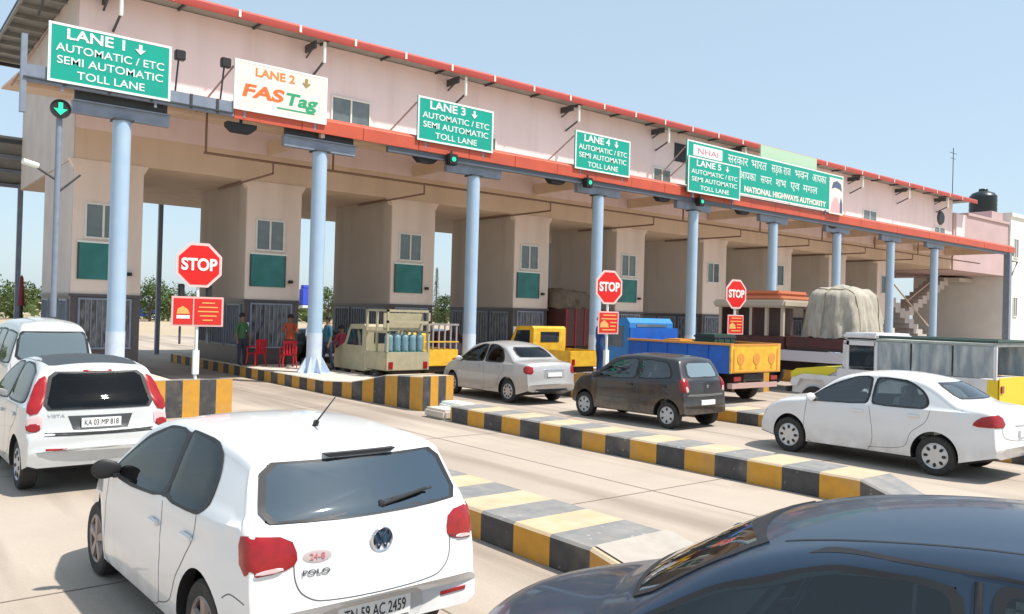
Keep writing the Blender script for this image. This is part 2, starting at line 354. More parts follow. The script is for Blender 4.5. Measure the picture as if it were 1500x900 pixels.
# fire / service pipe along the canopy
b = MB(); b.tube([(7.9, 24.2, 6.72), (62, 24.2, 6.72)], .04, pipe, 8)
x = 7.95
for x in [7.95]+[p+1.2 for p in PILX[1:]]: b.tube([(x, 24.2, 6.7), (x, 24.2, 7.9)], .035, pipe, 8)
for p in PX[1:]:
    b.tube([(p-.1, 24.2, 6.72), (p-.1, 24.2, 6.38), (p-.1, 29, 6.38)], .035, pipe, 8)
o = b.build('service_pipe'); tag(o, 'thin brown pipe slung on hangers below the front canopy', 'pipe'); at_origin(o, (8, 24.2, 0))
# pillars
def pillar(x, first, lab, zb=.34):
    r_ = empty('canopy_pillar', (x, 22.66, zb), lab, 'pillar', group='pale blue canopy pillars')
    b = MB(); b.tube([(0, 0, .9 if not first else 1.2), (0, 0, 6.95-zb)], .22, pil, 24); b.build('shaft', r_)
    b = MB(); b.tube([(0, 0, 0), (0, 0, 1.21)], .228, pilw, 24)
    b.box(-.42, .42, -.42, .42, 0, .03, pilw)
    for k in range(8):
        M = Matrix.Rotation(k*math.pi/4, 4, 'Z'); b.prism([(.2, .03), (.5, .03), (.5, .07), (.24, .5), (.2, .5)], -.012, .012, pilw, M)
    b.build('base', r_)
    b = MB(); b.box(-.24, .24, -.24, .24, 6.93-zb, 6.97-zb, dsteel); b.box(-1.15, 1.15, -.06, .14, 6.97-zb, 7.26-zb, gryb); b.box(-1.15, 1.15, -.14, .2, 7.26-zb, 7.29-zb, gryb)
    b.box(-1.1, 1.1, -.0, .12, 7.29-zb, 7.6-zb, dsteel)
    b.build('head_beam', r_, 0)
names = ['leftmost canopy pillar, beside the first stop sign', 'canopy pillar with flared base on the second island, by the red chairs', 'third canopy pillar from the left, in front of the silver sedan queue lane',
 'canopy pillar rising just left of the second stop sign', 'fifth canopy pillar, behind the blue truck', 'sixth canopy pillar, left of the tarpaulin lorry', 'seventh canopy pillar, behind the tarpaulin lorry heap', 'eighth canopy pillar, above the white jeep', 'ninth canopy pillar, before the staircase bay']
for i, x in enumerate(PILX): pillar(x, i == 0, 'pale blue round '+names[i])
b = MB(); b.box(62.1, 62.5, 22.3, 22.7, 0, 7.4, gryb, .02); b.tube([(62.5, 22.5, 6.9), (64, 22.5, 6.9), (63.0, 22.5, 5.9), (62.5, 22.5, 6.0)], .06, dsteel, 6)
o = b.build('end_post'); tag(o, 'dark grey square post at the right end of the canopy', 'post'); at_origin(o, (62.3, 22.5, 0))
# booth towers
ords = ['leftmost', 'second from left', 'third from left', 'fourth from left', 'fifth from left', 'sixth from left', 'seventh from left', 'eighth from left', 'last, beside the staircase bay']
for i, x in enumerate(PX):
    o_ = Vector((x+BW/2, YF+2, .3)); t = empty('toll_booth', o_, 'pink toll booth tower with dark glazed base, '+ords[i], 'toll booth', group='toll booths between the lanes')
    b = MB(); b.box(x, x+BW, YF-.01, YF+4.6, 2.52, 6.449, towerp); L(b, 'tower_wall', t, o_, 0)
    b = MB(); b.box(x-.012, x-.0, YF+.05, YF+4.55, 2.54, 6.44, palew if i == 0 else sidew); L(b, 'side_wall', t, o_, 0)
    # chamfered capital under the beam
    b = MB(); b.prism([(x-.012, 6.2), (x-.14, 6.447), (x+BW+.14, 6.447), (x+BW+.012, 6.2)], YF-.03, YF+.25, towerp); L(b, 'capital', t, o_, 0)
    b = MB(); b.box(x-.0, x+BW, YF, YF+4.6, .3, 2.50, dgran); b.box(x-.06, x+BW+.06, YF-.06, YF+4.65, 2.44, 2.52, dgran); L(b, 'booth_base', t, o_, 0)
    dz = 0
    if i < 6: window(t, o_, x+.36, x+1.26, 4.2, 5.15)
    else: window(t, o_, x+.5, x+1.1, 4.3, 5.4, gl=cglass, panes=1)
    if i < 5:
        b = MB(); b.box(x+.16, x+1.36, YF-.05, YF-.011, 2.95, 4.02, panelg); b.box(x+.12, x+1.4, YF-.075, YF-.03, 4.02, 4.07, signw); b.box(x+.14, x+.18, YF-.06, YF-.02, 2.95, 4.02, dsteel); b.box(x+1.34, x+1.38, YF-.06, YF-.02, 2.95, 4.02, dsteel)
        L(b, 'green_panel', t, o_, 0)
        b = MB(); b.box(x+1.5, x+1.62, YF-.14, YF-.01, 3.1, 3.2, black); b.tube([(x+1.55, YF-.1, 3.15), (x+1.4, YF-.25, 3.12)], .03, black, 8); L(b, 'camera', t, o_)
    curt = mat('booth_glass', (.05, .05, .055), .2, col2=(.26, .26, .27), scale=3.2, fac=.55, stretch=(3, 3, 1))
    window(t, o_, x+.25, x+1.6, .95, 2.35, panes=9, fr=gryb, gl=curt)
    S = Matrix.Translation((x, YF, 0)) @ Matrix.Rotation(rad(-90), 4, 'Z') @ Matrix.Translation((-x, -YF, 0))
    for s0 in (.35, 1.75, 3.15): window(t, o_, x-s0-1.1, x-s0, 1.0, 2.3, panes=6, side=S, fr=gryb, gl=curt)
    if i in (1, 2, 3): b = MB(); b.box(x+.04, x+.17, YF-.03, YF-.002, 1.45, 1.75, signw); L(b, 'notice', t, o_, 0)
# grey utility post with green arrow
def lamp_head(mb, x, y, z, r=.2):
    mb.lathe([(0, .08), (r*.9, .06), (r, 0), (r, -.05), (r*.93, -.05), (r*.9, -.02), (0, -.02)], (x, y, z), 'y', black, 24)
gl_e = mat('signal_green', (.02, .5, .3), .4, emit=((.02, .8, .28), .5))
def arrow(mb, x, y, z, s, m_):
    mb.prism([(x-s*.16, z+s*.5), (x+s*.16, z+s*.5), (x+s*.16, z), (x+s*.5, z), (x, z-s*.5), (x-s*.5, z), (x-s*.16, z)], y-.01, y, m_)
sg = empty('lane_signal', (3.83, 22.3, 0), 'round green down-arrow signal on a tall grey pole under the lane 1 board', 'signal')
b = MB(); b.tube([(0, .05, 0), (0, .05, 6.8)], .07, gryb, 12); b.box(-.12, .12, -.1, .16, 0, 1.9, dsteel); b.build('pole', sg)
b = MB(); lamp_head(b, 0, -.05, 6.92, .23); b.build('housing', sg)
b = MB(); arrow(b, 0, -.075, 6.92, .3, gl_e); b.build('arrow', sg, 0)
b = MB(); b.tube([(0, .05, 5.2), (-.5, .05, 5.5)], .03, dsteel, 8); b.tube([(-.75, -.05, 5.56), (-.42, .05, 5.5)], .07, signw, 10); b.tube([(0, .05, 4.9), (.5, .05, 5.4)], .025, dsteel, 8); b.build('side_camera', sg)
for x, lab in [(15.3, 'small green-lit signal under the canopy edge, nearest to the LANE 3 board'), (21.55, 'small green-lit signal directly beneath the LANE 4 board'), (28.25, 'small signal under the canopy edge below the large green board')]:
    s = empty('lane_signal', (x, 22.2, 7.3), lab, 'signal', group='lane signals under the canopy edge')
    b = MB(); b.box(-.18, .18, -.05, .2, -.18, .18, black, .03); b.tube([(0, .1, .2), (0, .1, .3)], .04, dsteel, 6); b.build('housing', s)
    b = MB(); b.lathe([(0, 0), (.075, 0), (.075, .02)], (0, -.07, 0), 'y', gl_e, 16); b.build('lamp', s)
for x in (8.4, 14.55, 20.3, 26.3, 31.9, 39.5):
    b = MB(); b.prism([(-.42, .1), (.42, .1), (.42, -.02), (.25, -.16), (-.25, -.16), (-.42, -.02)], -.12, .14, black); b.box(-.04, .04, -.02, .02, .1, .28, dsteel)
    o = b.build('floodlight', None, 0); o.location = (x, 22.7, 7.3)
    tag(o, {8.4: 'black floodlight under the red canopy edge below the lane 2 board', 14.55: 'black floodlight under the left end of the LANE 3 board', 20.3: 'black floodlight between the boards of lanes 3 and 4', 26.3: 'black floodlight just left of the large green board', 31.9: 'black floodlight below the large green board', 39.5: 'black floodlight below the right end of the large green board'}[x], 'floodlight', 'floodlights under the canopy edge')
for x, z, lab in [(6.62, 8.87, 'black square lamp at the right edge of the lane 1 board'), (7.83, 8.93, 'black square lamp at the left edge of the lane 2 board')]:
    b = MB(); b.box(-.13, .13, -.08, .1, -.13, .13, black, .02); b.tube([(0, .1, 0), (0, .35, -.95)], .025, dsteel, 6)
    o = b.build('square_lamp'); o.location = (x, 22.42, z); tag(o, lab, 'lamp', 'black lamps beside the lane boards')

# ------------------------------------------------------------------ lane boards
def board(name, x0, x1, z0, z1, label, bm=greens, y=22.36, back=True):
    t = empty(name, ((x0+x1)/2, y, z0), label, 'sign', group='overhead lane boards')
    w_ = x1-x0; h = z1-z0
    b = MB(); b.box(-w_/2, w_/2, -.03, .03, 0, h, bm); b.build('panel', t, 0)
    b = MB(); f = .06; F = signw
    b.box(-w_/2, w_/2, -.036, -.031, 0, f, F); b.box(-w_/2, w_/2, -.036, -.031, h-f, h, F); b.box(-w_/2, -w_/2+f, -.036, -.031, f, h-f, F); b.box(w_/2-f, w_/2, -.036, -.031, f, h-f, F)
    b.build('border', t, 0)
    if back:
        b = MB()
        for s in (-1, 1): b.box(s*w_*.38-.03, s*w_*.38+.03, .03, .09, -.2, h*.9, gryb)
        b.tube([(-w_*.5, .05, h*.85), (-w_*.5-.55, 1.4, .05)], .028, mat('stay_brown', (.35, .22, .2), .5), 6)
        b.build('supports', t, 0)
    return t, w_, h
def lane_board(x0, x1, z0, z1, n, label):
    t, w_, h = board('lane_board', x0, x1, z0, z1, label)
    text('LANE '+n, .36, signw, face_my(-.12*w_, -.034, h*.83), 'lettering', t, width=w_*.46, bold=.008)
    b = MB(); arrow(b, w_*.23, -.036, h*.82, .26, signw); b.build('arrow', t, 0)
    for k, (s, q, ww) in enumerate([('AUTOMATIC / ETC', .59, .88), ('SEMI AUTOMATIC', .38, .86), ('TOLL LANE', .16, .55)]):
        text(s, .27, signw, face_my(0, -.034, h*q), 'lettering', t, width=w_*ww, bold=.002)
lane_board(3.54, 6.38, 7.58, 9.02, '1', 'green LANE 1 board at the left end, above the green arrow signal')
lane_board(13.98, 17.03, 7.77, 9.2, '3', 'green LANE 3 board right of the grey upper window')
lane_board(20.9, 23.88, 7.78, 9.22, '4', 'green LANE 4 board, smallest looking of the green boards')
t, w_, h = board('lane_board', 8.05, 10.82, 7.71, 9.1, 'cream LANE 2 board with orange and green lettering', signcream)
text('LANE 2', .32, orang, face_my(-.08*w_, -.034, h*.80), 'lettering', t, width=w_*.42, bold=.008)
b = MB(); arrow(b, w_*.26, -.036, h*.79, .26, mat('arrow_brown', (.35, .25, .08), .5)); b.build('arrow', t, 0)
Sh = Matrix(((1, .25, 0, 0), (0, 1, 0, 0), (0, 0, 1, 0), (0, 0, 0, 1)))
text('FAS', .48, mat('logo_orange', (.80, .16, .04), .4), face_my(-.20*w_, -.034, h*.40) @ Sh, 'lettering', t, width=w_*.42, bold=.016)
text('Tag', .48, mat('logo_green', (.03, .35, .16), .4), face_my(.21*w_, -.034, h*.38) @ Sh, 'lettering', t, width=w_*.36, bold=.014)
b = MB(); b.box(-.15, 1.0, -.036, -.031, .22, .26, mat('logo_green', (0, 0, 0))); b.build('underline', t, 0)
# big board
t, w_, h = board('welcome_board', 27.3, 39.9, 7.95, 9.85, 'very long green board with white Indian script above the middle lanes', y=22.30)
def dev(s, size, x, z, ww, m_=signw): text(s, size, m_, face_my(x, -.034, z), 'lettering', t, width=ww, bold=0)
for s, xx, ww in [('सरकार', -2.75, 1.5), ('भारत', -1.15, 1.2), ('सड़क राज', .65, 1.6), ('भवन', 2.4, 1.2), ('आपका', 4.0, 1.3)]: dev(s, .56, xx, 1.48, ww)
for s, xx, ww in [('आपका', -2.0, 1.25), ('सफर', -.55, .9), ('शभ', .65, .85), ('एव', 1.85, .8), ('मगल', 3.2, 1.3)]: dev(s, .52, xx, .86, ww)
text('NATIONAL HIGHWAYS AUTHORITY', .36, signcream, face_my(1.2, -.034, .27), 'lettering', t, width=6.9, bold=.014)
b = MB(); b.box(-5.9, -3.9, -.04, -.031, 1.28, 1.75, signw); b.build('logo_patch', t, 0)
text('NHAI', .34, mat('logo_pink', (.6, .2, .3), .5), face_my(-4.9, -.044, 1.5), 'logo_lettering', t, width=1.4)
b = MB(); b.box(4.95, 6.28, -.05, -.031, -.12, 1.72, signcream); b.build('portrait_panel', t, 0)
b = MB(); b.prism([(5.15, 1.15), (5.3, 1.5), (5.7, 1.6), (6.05, 1.45), (6.15, 1.1), (5.9, 1.2), (5.5, 1.25)], -.06, -.051, mat('portrait_dark', (.09, .13, .2), .5))
b.prism([(5.1, -.02), (5.2, .45), (5.45, .75), (5.75, .7), (5.95, .4), (5.98, -.02)], -.06, -.051, mat('portrait_pink', (.75, .4, .42), .5)); b.prism([(6.0, -.02), (5.98, .5), (6.08, .8), (6.2, .5), (6.22, -.02)], -.06, -.051, mat('portrait_dark', (0, 0, 0))); b.build('portrait', t, 0)
lane_board(27.25, 30.9, 7.62, 9.15, '5', 'green LANE 5 board overlapping the left end of the long green board')
for o in [q for q in bpy.data.objects if q.get('label', '').startswith('green LANE 5')]: o.location.y = 22.18
b = MB(); b.box(-2.4, 2.4, -.03, .03, 0, .62, mat('sign_palegreen', (.45, .62, .45), .5)); b.box(-1.7, -1.64, .03, .08, -.3, .6, gryb); b.box(1.64, 1.7, .03, .08, -.3, .6, gryb)
o = b.build('name_board', None, 0); o.location = (35.2, 22.45, 9.86); tag(o, 'pale green name plate standing on top of the long green board', 'sign')

# ------------------------------------------------------------------ islands and kerbs
def striped(rows, period=.55, start=0, front=True, name='kerb', topy=None, sunlit_dusty=True, nfront=5):
    """rows: (y, x0, x1, h) from near (small y) to far; stripes along y"""
    b = MB()
    def at(y):
        for a, c in zip(rows, rows[1:]):
            if a[0] <= y <= c[0]+1e-6:
                t = (y-a[0])/(c[0]-a[0]); return [a[k]+(c[k]-a[k])*t for k in range(4)]
        return list(rows[-1])
    y = rows[0][0]; k = start; ye = rows[-1][0]
    while y < ye-1e-4:
        y2 = min(y+period, ye); q = [at(y), at(y2)]; pr = []
        for (yy, a, c, h) in q:
            e = .025; pr.append([(a, yy, .006), (a, yy, h-e), (a+e, yy, h), (c-e, yy, h), (c, yy, h-e), (c, yy, .006)])
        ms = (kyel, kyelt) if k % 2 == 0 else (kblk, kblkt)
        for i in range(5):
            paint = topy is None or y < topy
            m_ = (ms[1] if sunlit_dusty else ms[0]) if i in (1, 2) else ms[0]  # upward faces take the paler colours that carry painted sunlight and dust
            if i in (1, 2, 3) and not paint: m_ = conc
            b.add([pr[0][i], pr[0][i+1], pr[1][i+1], pr[1][i]], [(0, 1, 2, 3)], m_)
        y = y2; k += 1
    yy, a, c, h = at(ye); b.add([(a, yy, 0), (a, yy, h), (c, yy, h), (c, yy, 0)], [(0, 1, 2, 3)], kblk)
    yy, a, c, h = rows[0]
    if front:
        for j in range(nfront):
            u0 = a+(c-a)*j/nfront; u1 = a+(c-a)*(j+1)/nfront
            b.add([(u0, yy-.001, 0), (u1, yy-.001, 0), (u1, yy-.001, h), (u0, yy-.001, h)], [(0, 1, 2, 3)], kyel if (j+start) % 2 else kblk)
    return b
def kerb(rows, label, start, name='striped_kerb', **k):
    o = striped(rows, start=start, **k).build(name, None, 0); at_origin(o, (rows[0][1], rows[0][0], 0)); return tag(o, label, 'kerb', 'black and yellow striped kerbs')
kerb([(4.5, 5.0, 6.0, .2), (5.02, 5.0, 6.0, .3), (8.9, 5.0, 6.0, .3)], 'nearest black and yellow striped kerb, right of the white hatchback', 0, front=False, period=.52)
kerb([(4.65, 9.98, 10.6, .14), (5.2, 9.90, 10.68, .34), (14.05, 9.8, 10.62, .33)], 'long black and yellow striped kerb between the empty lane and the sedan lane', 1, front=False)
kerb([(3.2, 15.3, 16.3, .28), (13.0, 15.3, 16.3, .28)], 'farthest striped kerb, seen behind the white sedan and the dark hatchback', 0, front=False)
b = MB(); b.add([(5.06, 4.5, .215), (6.02, 4.5, .215), (6.02, 5.02, .315), (5.06, 5.02, .315), (5.1, 3.9, .0), (6.9, 4.0, .0), (6.5, 5.1, .0), (6.02, 5.02, 0)], [(0, 1, 2, 3), (0, 4, 5, 1), (1, 5, 6, 2), (3, 2, 6, 7)], mat('pale_cement', (.44, .39, .34), .9, col2=(.36, .32, .28), scale=5)); o = b.build('concrete_slab', None, 0); at_origin(o, (5.8, 4.4, 0)); tag(o, 'bare pale concrete slab at the near end of the nearest striped kerb', 'slab')
b = MB(); b.box(9.75, 10.3, 14.2, 15.0, 0, .22, conc, .05); b.box(10.25, 10.75, 14.35, 15.2, 0, .3, signw, .06); o = b.build('concrete_lump'); at_origin(o, (10.2, 14.5, 0)); tag(o, 'whitewashed concrete lump at the foot of the second island nose', 'block')
def island(k, label):
    """long raised island carrying pillar and booth, with a raised striped nose"""
    x = PX[k]
    if k == 0: rows = [(17.0, 4.6, 6.28, .76), (17.6, 4.6, 6.28, .72), (18.6, 4.65, 6.4, .34), (33.5, 4.75, 6.9, .34)]
    elif k == 1: rows = [(15.75, 10.2, 11.05, .8), (17.2, 10.1, 11.35, .74), (18.6, 10.0, 11.7, .46), (20.2, 9.95, 11.9, .36), (33.5, 9.9, 12.1, .34)]
    else: rows = [(15.2, x+.3, x+1.5, .8), (16.2, x+.15, x+1.7, .74), (18.6, x, x+1.95, .36), (33.5, x-.1, x+2.0, .34)]
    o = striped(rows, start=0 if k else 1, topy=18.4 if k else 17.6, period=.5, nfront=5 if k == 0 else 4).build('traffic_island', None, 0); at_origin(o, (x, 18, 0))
    if k == 0: pass
    tag(o, label, 'traffic island', 'raised lane islands')
for k, s in enumerate(['first island, with the nearest stop sign on its striped nose', 'second island, with the flared pillar and red chairs on it', 'third island, behind the silver sedan and dark hatchback', 'fourth island, behind the blue truck tailgate',
    'fifth island, right of the tarpaulin lorry', 'sixth island of the plaza, sixth from the left', 'seventh island of the plaza, far right', 'eighth island of the plaza, far right', 'ninth island, beside the staircase bay']): island(k, 'raised '+s)

# ------------------------------------------------------------------ stop signs
def stop_sign(x, y, z0, label, zc, full=True, rz=0):
    t = empty('stop_sign', (x, y, z0), label, 'stop sign', rz=rz, group='red octagonal stop signs')
    h = zc-z0; r_ = .50
    b = MB(); b.tube([(0, .05, 0), (0, .05, h)], .035, signw, 10); b.box(-.06, .06, .0, .1, .12, .62, signw); b.build('post', t)
    oc = [(r_*math.cos(math.pi/8+k*math.pi/4), h+r_*math.sin(math.pi/8+k*math.pi/4)) for k in range(8)]
    b = MB(); b.prism(oc, -.01, .01, mat('stop_rim', (.8, .55, .52), .4)); b.build('rim', t, 0)
    oc2 = [(c_[0]*.88, h+(c_[1]-h)*.88) for c_ in oc]
    b = MB(); b.prism(oc2, -.016, -.0102, stopred); b.build('face', t, 0)
    text('STOP', .34, signw, face_my(0, -.019, h-.0), 'lettering', t, width=.72, bold=.012)
    w1 = .52 if full else .36
    b = MB(); b.box(-w1, w1, -.01, .01, h-1.28, h-.66, mat('board_rim', (.8, .45, .42), .4)); bo = b.build('notice_board', t, 0)
    b = MB(); 
    if full:
        b.box(-w1+.04, -.1, -.018, -.011, h-1.24, h-.70, boardred); b.box(-.07, w1-.04, -.018, -.011, h-1.24, h-.70, boardred)
        b.prism([(-.42, h-1.02), (-.4, h-.92), (-.3, h-.86), (-.2, h-.93), (-.16, h-1.02)], -.023, -.0185, yelink); b.box(-.42, -.16, -.023, -.0185, h-1.12, h-1.05, signw)
        for i, (a, c) in enumerate([(0.08, .34), (.02, .40), (.0, .42), (.04, .38), (.10, .3)]): b.box(a, c, -.023, -.0185, h-.80-i*.09, h-.775-i*.09, yelink)
    else:
        b.box(-w1+.04, w1-.04, -.018, -.011, h-1.24, h-.70, boardred)
        b.prism([(-.3, h-1.1), (-.28, h-.98), (-.15, h-.9), (-.02, h-1.0), (-.0, h-1.1)], -.023, -.0185, yelink)
        for i, (a, c) in enumerate([(-.2, .26), (-.26, .28), (.05, .28), (.05, .25), (-.22, .24)]): b.box(a, c, -.023, -.0185, h-.78-i*.1, h-.75-i*.1, yelink)
    b.build('notice_face', bo, 0)
    if full:
        for sx in (-.33, .22):
            b = MB(); b.box(sx-.05, sx+.07, .03, .15, h-.85, h-.4, black, .02); b.box(sx-.02, sx+.02, .05, .09, h-1.65, h-.85, dsteel); b.build('lamp_box', t, 0)
stop_sign(5.65, 17.4, .72, 'large red STOP sign with wide red notice board on the first island nose', 3.12, rz=-.08)
stop_sign(16.15, 15.75, .74, 'red STOP sign with narrow notice board left of the blue truck', 3.08, False, rz=-.1)
stop_sign(21.9, 15.75, .74, 'red STOP sign with narrow notice board right of the blue truck bed', 3.1, False, rz=-.1)

# ------------------------------------------------------------------ vehicles
def catmull(P, n=5):
    out = []
    for i in range(len(P)-1):
        p0 = P[max(i-1, 0)]; p1 = P[i]; p2 = P[i+1]; p3 = P[min(i+2, len(P)-1)]
        m1 = [(p2[k]-p0[k])*.5 for k in range(2)]; m2 = [(p3[k]-p1[k])*.5 for k in range(2)]
        # limit tangents to the chord so steep ends never overshoot
        L_ = math.dist(p1, p2)
        for m_ in (m1, m2):
            l = math.hypot(*m_)
            if l > L_*1.0: m_[0] *= L_/l; m_[1] *= L_/l
        for j in range(n):
            t = j/n; h1 = 2*t**3-3*t*t+1; h2 = t**3-2*t*t+t; h3 = -2*t**3+3*t*t; h4 = t**3-t*t
            out.append(tuple(h1*p1[k]+h2*m1[k]+h3*p2[k]+h4*m2[k] for k in range(2)))
    out.append(P[-1]); return out
def lerp(T, y):
    if y <= T[0][0]: return T[0][1]
    for a, c in zip(T, T[1:]):
        if y <= c[0]: return a[1]+(c[1]-a[1])*(y-a[0])/(c[0]-a[0])
    return T[-1][1]
def sm(t): t = max(0, min(1, t)); return t*t*(3-2*t)
class Car:
    def __init__(s, sp, root, paint):
        s.sp = sp; s.root = root; s.sec = []
        L_ = sp['L']; W = sp['W']/2; prof = catmull(sp['prof'], 5); s.L_ = L_
        rows = []; NS = []
        for y, zt in prof:
            zb = lerp(sp['bot'], y); belt = lerp(sp['belt'], y)
            pl = 1-sp.get('tr', .10)*(1-sm(y/.55))-sp.get('tf', .15)*(1-sm((L_-y)/.95))
            def wid(z):
                tb = max(0, (.42-z)/.3); f = 1-.05*tb*tb-.018*sm((z-.62)/max(belt-.62, .1))
                f -= .028*math.exp(-((z-.60)/.05)**2) * .22
                r_ = W*f
                if z > belt: r_ = r_-.022*sm((z-belt)/.03)-max(0, z-belt)*sp.get('tumble', .33)-max(0, z-belt)**2*.12
                return r_*pl
            rc = min(sp.get('rc', .075), (zt-zb)*.3)
            zs = min(belt, zt-rc)
            half = [(wid(zb)-.09, zb-.0)]
            for k in range(9): z = zb+.03+(zs-zb-.03)*k/8; half.append((wid(z), z))
            for k in range(1, 7): z = zs+(zt-rc-zs)*k/6+.0005*k; half.append((wid(z), z))
            wt = half[-1][0]; ztt = half[-1][1]
            for k in range(1, 6):
                a = k*math.pi/10; half.append((wt-rc*1.5*(1-math.cos(a)), ztt+(zt-ztt)*math.sin(a)))
            wt = half[-1][0]; cr = sp.get('crown', .035)
            for k in range(1, 7):
                q = 1-k/6; half.append((wt*q, zt+cr*(1-q*q)))
            ky0 = sp.get('kr', .10)*(1-sm(y/(L_*.45)))-sp.get('kf', .16)*(1-sm((L_-y)/(L_*.5)))
            ky = ky0; s.sec.append((y, zt, belt, {z_/100: wid(z_/100) for z_ in range(40, 200)}, ky0))
            full = [(x, y+ky*(x/W)**2, z) for x, z in half]
            row = full+[(-x, yy, z) for x, yy, z in reversed(full[:-1])]
            rows.append(row)
        n = len(rows[0]); vs = [p for r_ in rows for p in r_]; fs = []
        for i in range(len(rows)-1):
            for k in range(n): fs.append((i*n+k, i*n+(k+1) % n, (i+1)*n+(k+1) % n, (i+1)*n+k))
        fs += [tuple(range(n)), tuple(range((len(rows)-1)*n, len(rows)*n))]
        mb = MB(); mb.add(vs, fs, paint); mb._m(black)
        body = mb.build('body', root, 0)
        # wheel arches
        wr = sp['wr']; cut = MB(); s.wy = (sp['ra'], sp['fa'])
        for yy in s.wy:
            for sx in (-1, 1):
                R_ = wr+.055; xi = W-.30; seg = 40
                cut.tube([(sx*xi, yy, wr+.015), (sx*(W+.3), yy, wr+.015)], R_, black, seg)
        co = cut.build('cutter', None, 0)
        md = body.modifiers.new('b', 'BOOLEAN'); md.object = co; md.operation = 'DIFFERENCE'; md.solver = 'EXACT'
        bpy.context.view_layer.update(); dg = bpy.context.evaluated_depsgraph_get()
        # evaluate in local space: root may be placed later, so root is kept at the origin while building
        me = bpy.data.meshes.new_from_object(body.evaluated_get(dg)); body.modifiers.clear(); old = body.data; body.data = me; me.name = 'body'; bpy.data.meshes.remove(old); bpy.data.objects.remove(co)
        me.materials.clear(); me.materials.append(paint); me.materials.append(black)
        for p in me.polygons:
            c = p.center; p.material_index = 0
            for yy in s.wy:
                rr = math.hypot(c.y-yy, c.z-wr-.015)
                if rr < wr+.058 and abs(c.x) < W+.05 and (rr > wr+.045 and abs(abs(p.normal.x)) < .5 or abs(abs(c.x)-(W-.30)) < .01): p.material_index = 1
            if p.normal.z < -.6 and c.z < .4: p.material_index = 1
            p.use_smooth = True
        me.set_sharp_from_angle(angle=rad(38))
        s.body = body; s.bvh = BVHTree.FromPolygons([v.co.copy() for v in me.vertices], [list(p.vertices) for p in me.polygons])
        s.W = W; s.wheels(sp)
    def hit(s, u, v, view):
        if view == 'L': o, d = Vector((-5, u, v)), Vector((1, 0, 0))
        elif view == 'R': o, d = Vector((5, u, v)), Vector((-1, 0, 0))
        elif view == 'B': o, d = Vector((u, -5, v)), Vector((0, 1, 0))
        elif view == 'F': o, d = Vector((u, 12, v)), Vector((0, -1, 0))
        elif view in ('BL', 'BR'):
            q = 1 if view == 'BL' else -1; d = Vector((q*.6, .8, 0)); o = Vector((.8*u, -q*.6*u, v))-d*5
        else: o, d = Vector((u, v, 5)), Vector((0, 0, -1))
        h = s.bvh.ray_cast(o, d)
        if h[0] is None: return None
        if view in 'LR' and (abs(h[1].x) < .30 or abs(h[0].x) < s.W*.55 or h[0].x*(-1 if view == 'L' else 1) < 0): return None
        if view == 'B' and (abs(h[1].y) < .12 or h[0].y > s.L_*.45): return None
        if view == 'F' and (abs(h[1].y) < .12 or h[0].y < s.L_*.5): return None
        nrm = h[1] if h[1].dot(d) < 0 else -h[1]
        return h[0], nrm, d
    def decal(s, name, out, view, m_, off=.006, rnd=2, parent=None, step=.05, rings=(1, .8, .6, .4, .2)):
        if ('window' in name or 'windscreen' in name) and 'seal' not in name:
            ax = sum(p[0] for p in out)/len(out); ay = sum(p[1] for p in out)/len(out)
            def gr(p):
                l = math.hypot(p[0]-ax, p[1]-ay); k = (l+.028)/l; return (ax+(p[0]-ax)*k, ay+(p[1]-ay)*k)
            s.ring(name+'_seal', [gr(p) for p in out], view, rnd)
        P = [tuple(p) for p in out]
        if 'window' in name and 'seal' not in name: off = max(off, .010)
        for _ in range(rnd):
            Q = []
            for i, p in enumerate(P):
                q = P[(i+1) % len(P)]; l = math.dist(p, q); t = min(.25, .06/max(l, .01)) if _ == 0 else .25
                Q += [(p[0]+(q[0]-p[0])*t, p[1]+(q[1]-p[1])*t), (q[0]+(p[0]-q[0])*t, q[1]+(p[1]-q[1])*t)]
            P = Q
        Q = []
        for i, p in enumerate(P):
            q = P[(i+1) % len(P)]; k = max(1, int(math.dist(p, q)/step))
            Q += [(p[0]+(q[0]-p[0])*j/k, p[1]+(q[1]-p[1])*j/k) for j in range(k)]
        P = Q; cx = sum(p[0] for p in P)/len(P); cy = sum(p[1] for p in P)/len(P)
        vs = []; n = len(P); h0 = s.hit(cx, cy, view)
        for q in P:
            if h0: break
            h0 = s.hit(q[0], q[1], view)
        if not h0: return None
        last_ = [h0[0].copy()]
        def pt(u, v, o_):
            h = s.hit(u, v, view)
            if h is None:
                for q in (.97, .94, .9, .85, .8, .7, .6, .5, .35, .2, .08):
                    h = s.hit(cx+(u-cx)*q, cy+(v-cy)*q, view)
                    if h: break
            if h is None: return last_[0]
            last_[0] = h[0]+h[1]*o_; return last_[0]
        for p in P: vs.append(pt(p[0], p[1], -.012))
        for q in rings:
            o_ = off if q < 1 else off*.6
            for p in P: vs.append(pt(cx+(p[0]-cx)*q, cy+(p[1]-cy)*q, o_))
        vs.append(pt(cx, cy, off)); fs = []; R_ = len(rings)+1
        for r_ in range(R_-1):
            for i in range(n): fs.append((r_*n+i, r_*n+(i+1) % n, (r_+1)*n+(i+1) % n, (r_+1)*n+i))
        for i in range(n): fs.append(((R_-1)*n+i, (R_-1)*n+(i+1) % n, len(vs)-1))
        mb = MB(); mb.add(vs, fs, m_); return mb.build(name, parent or s.root, 60)
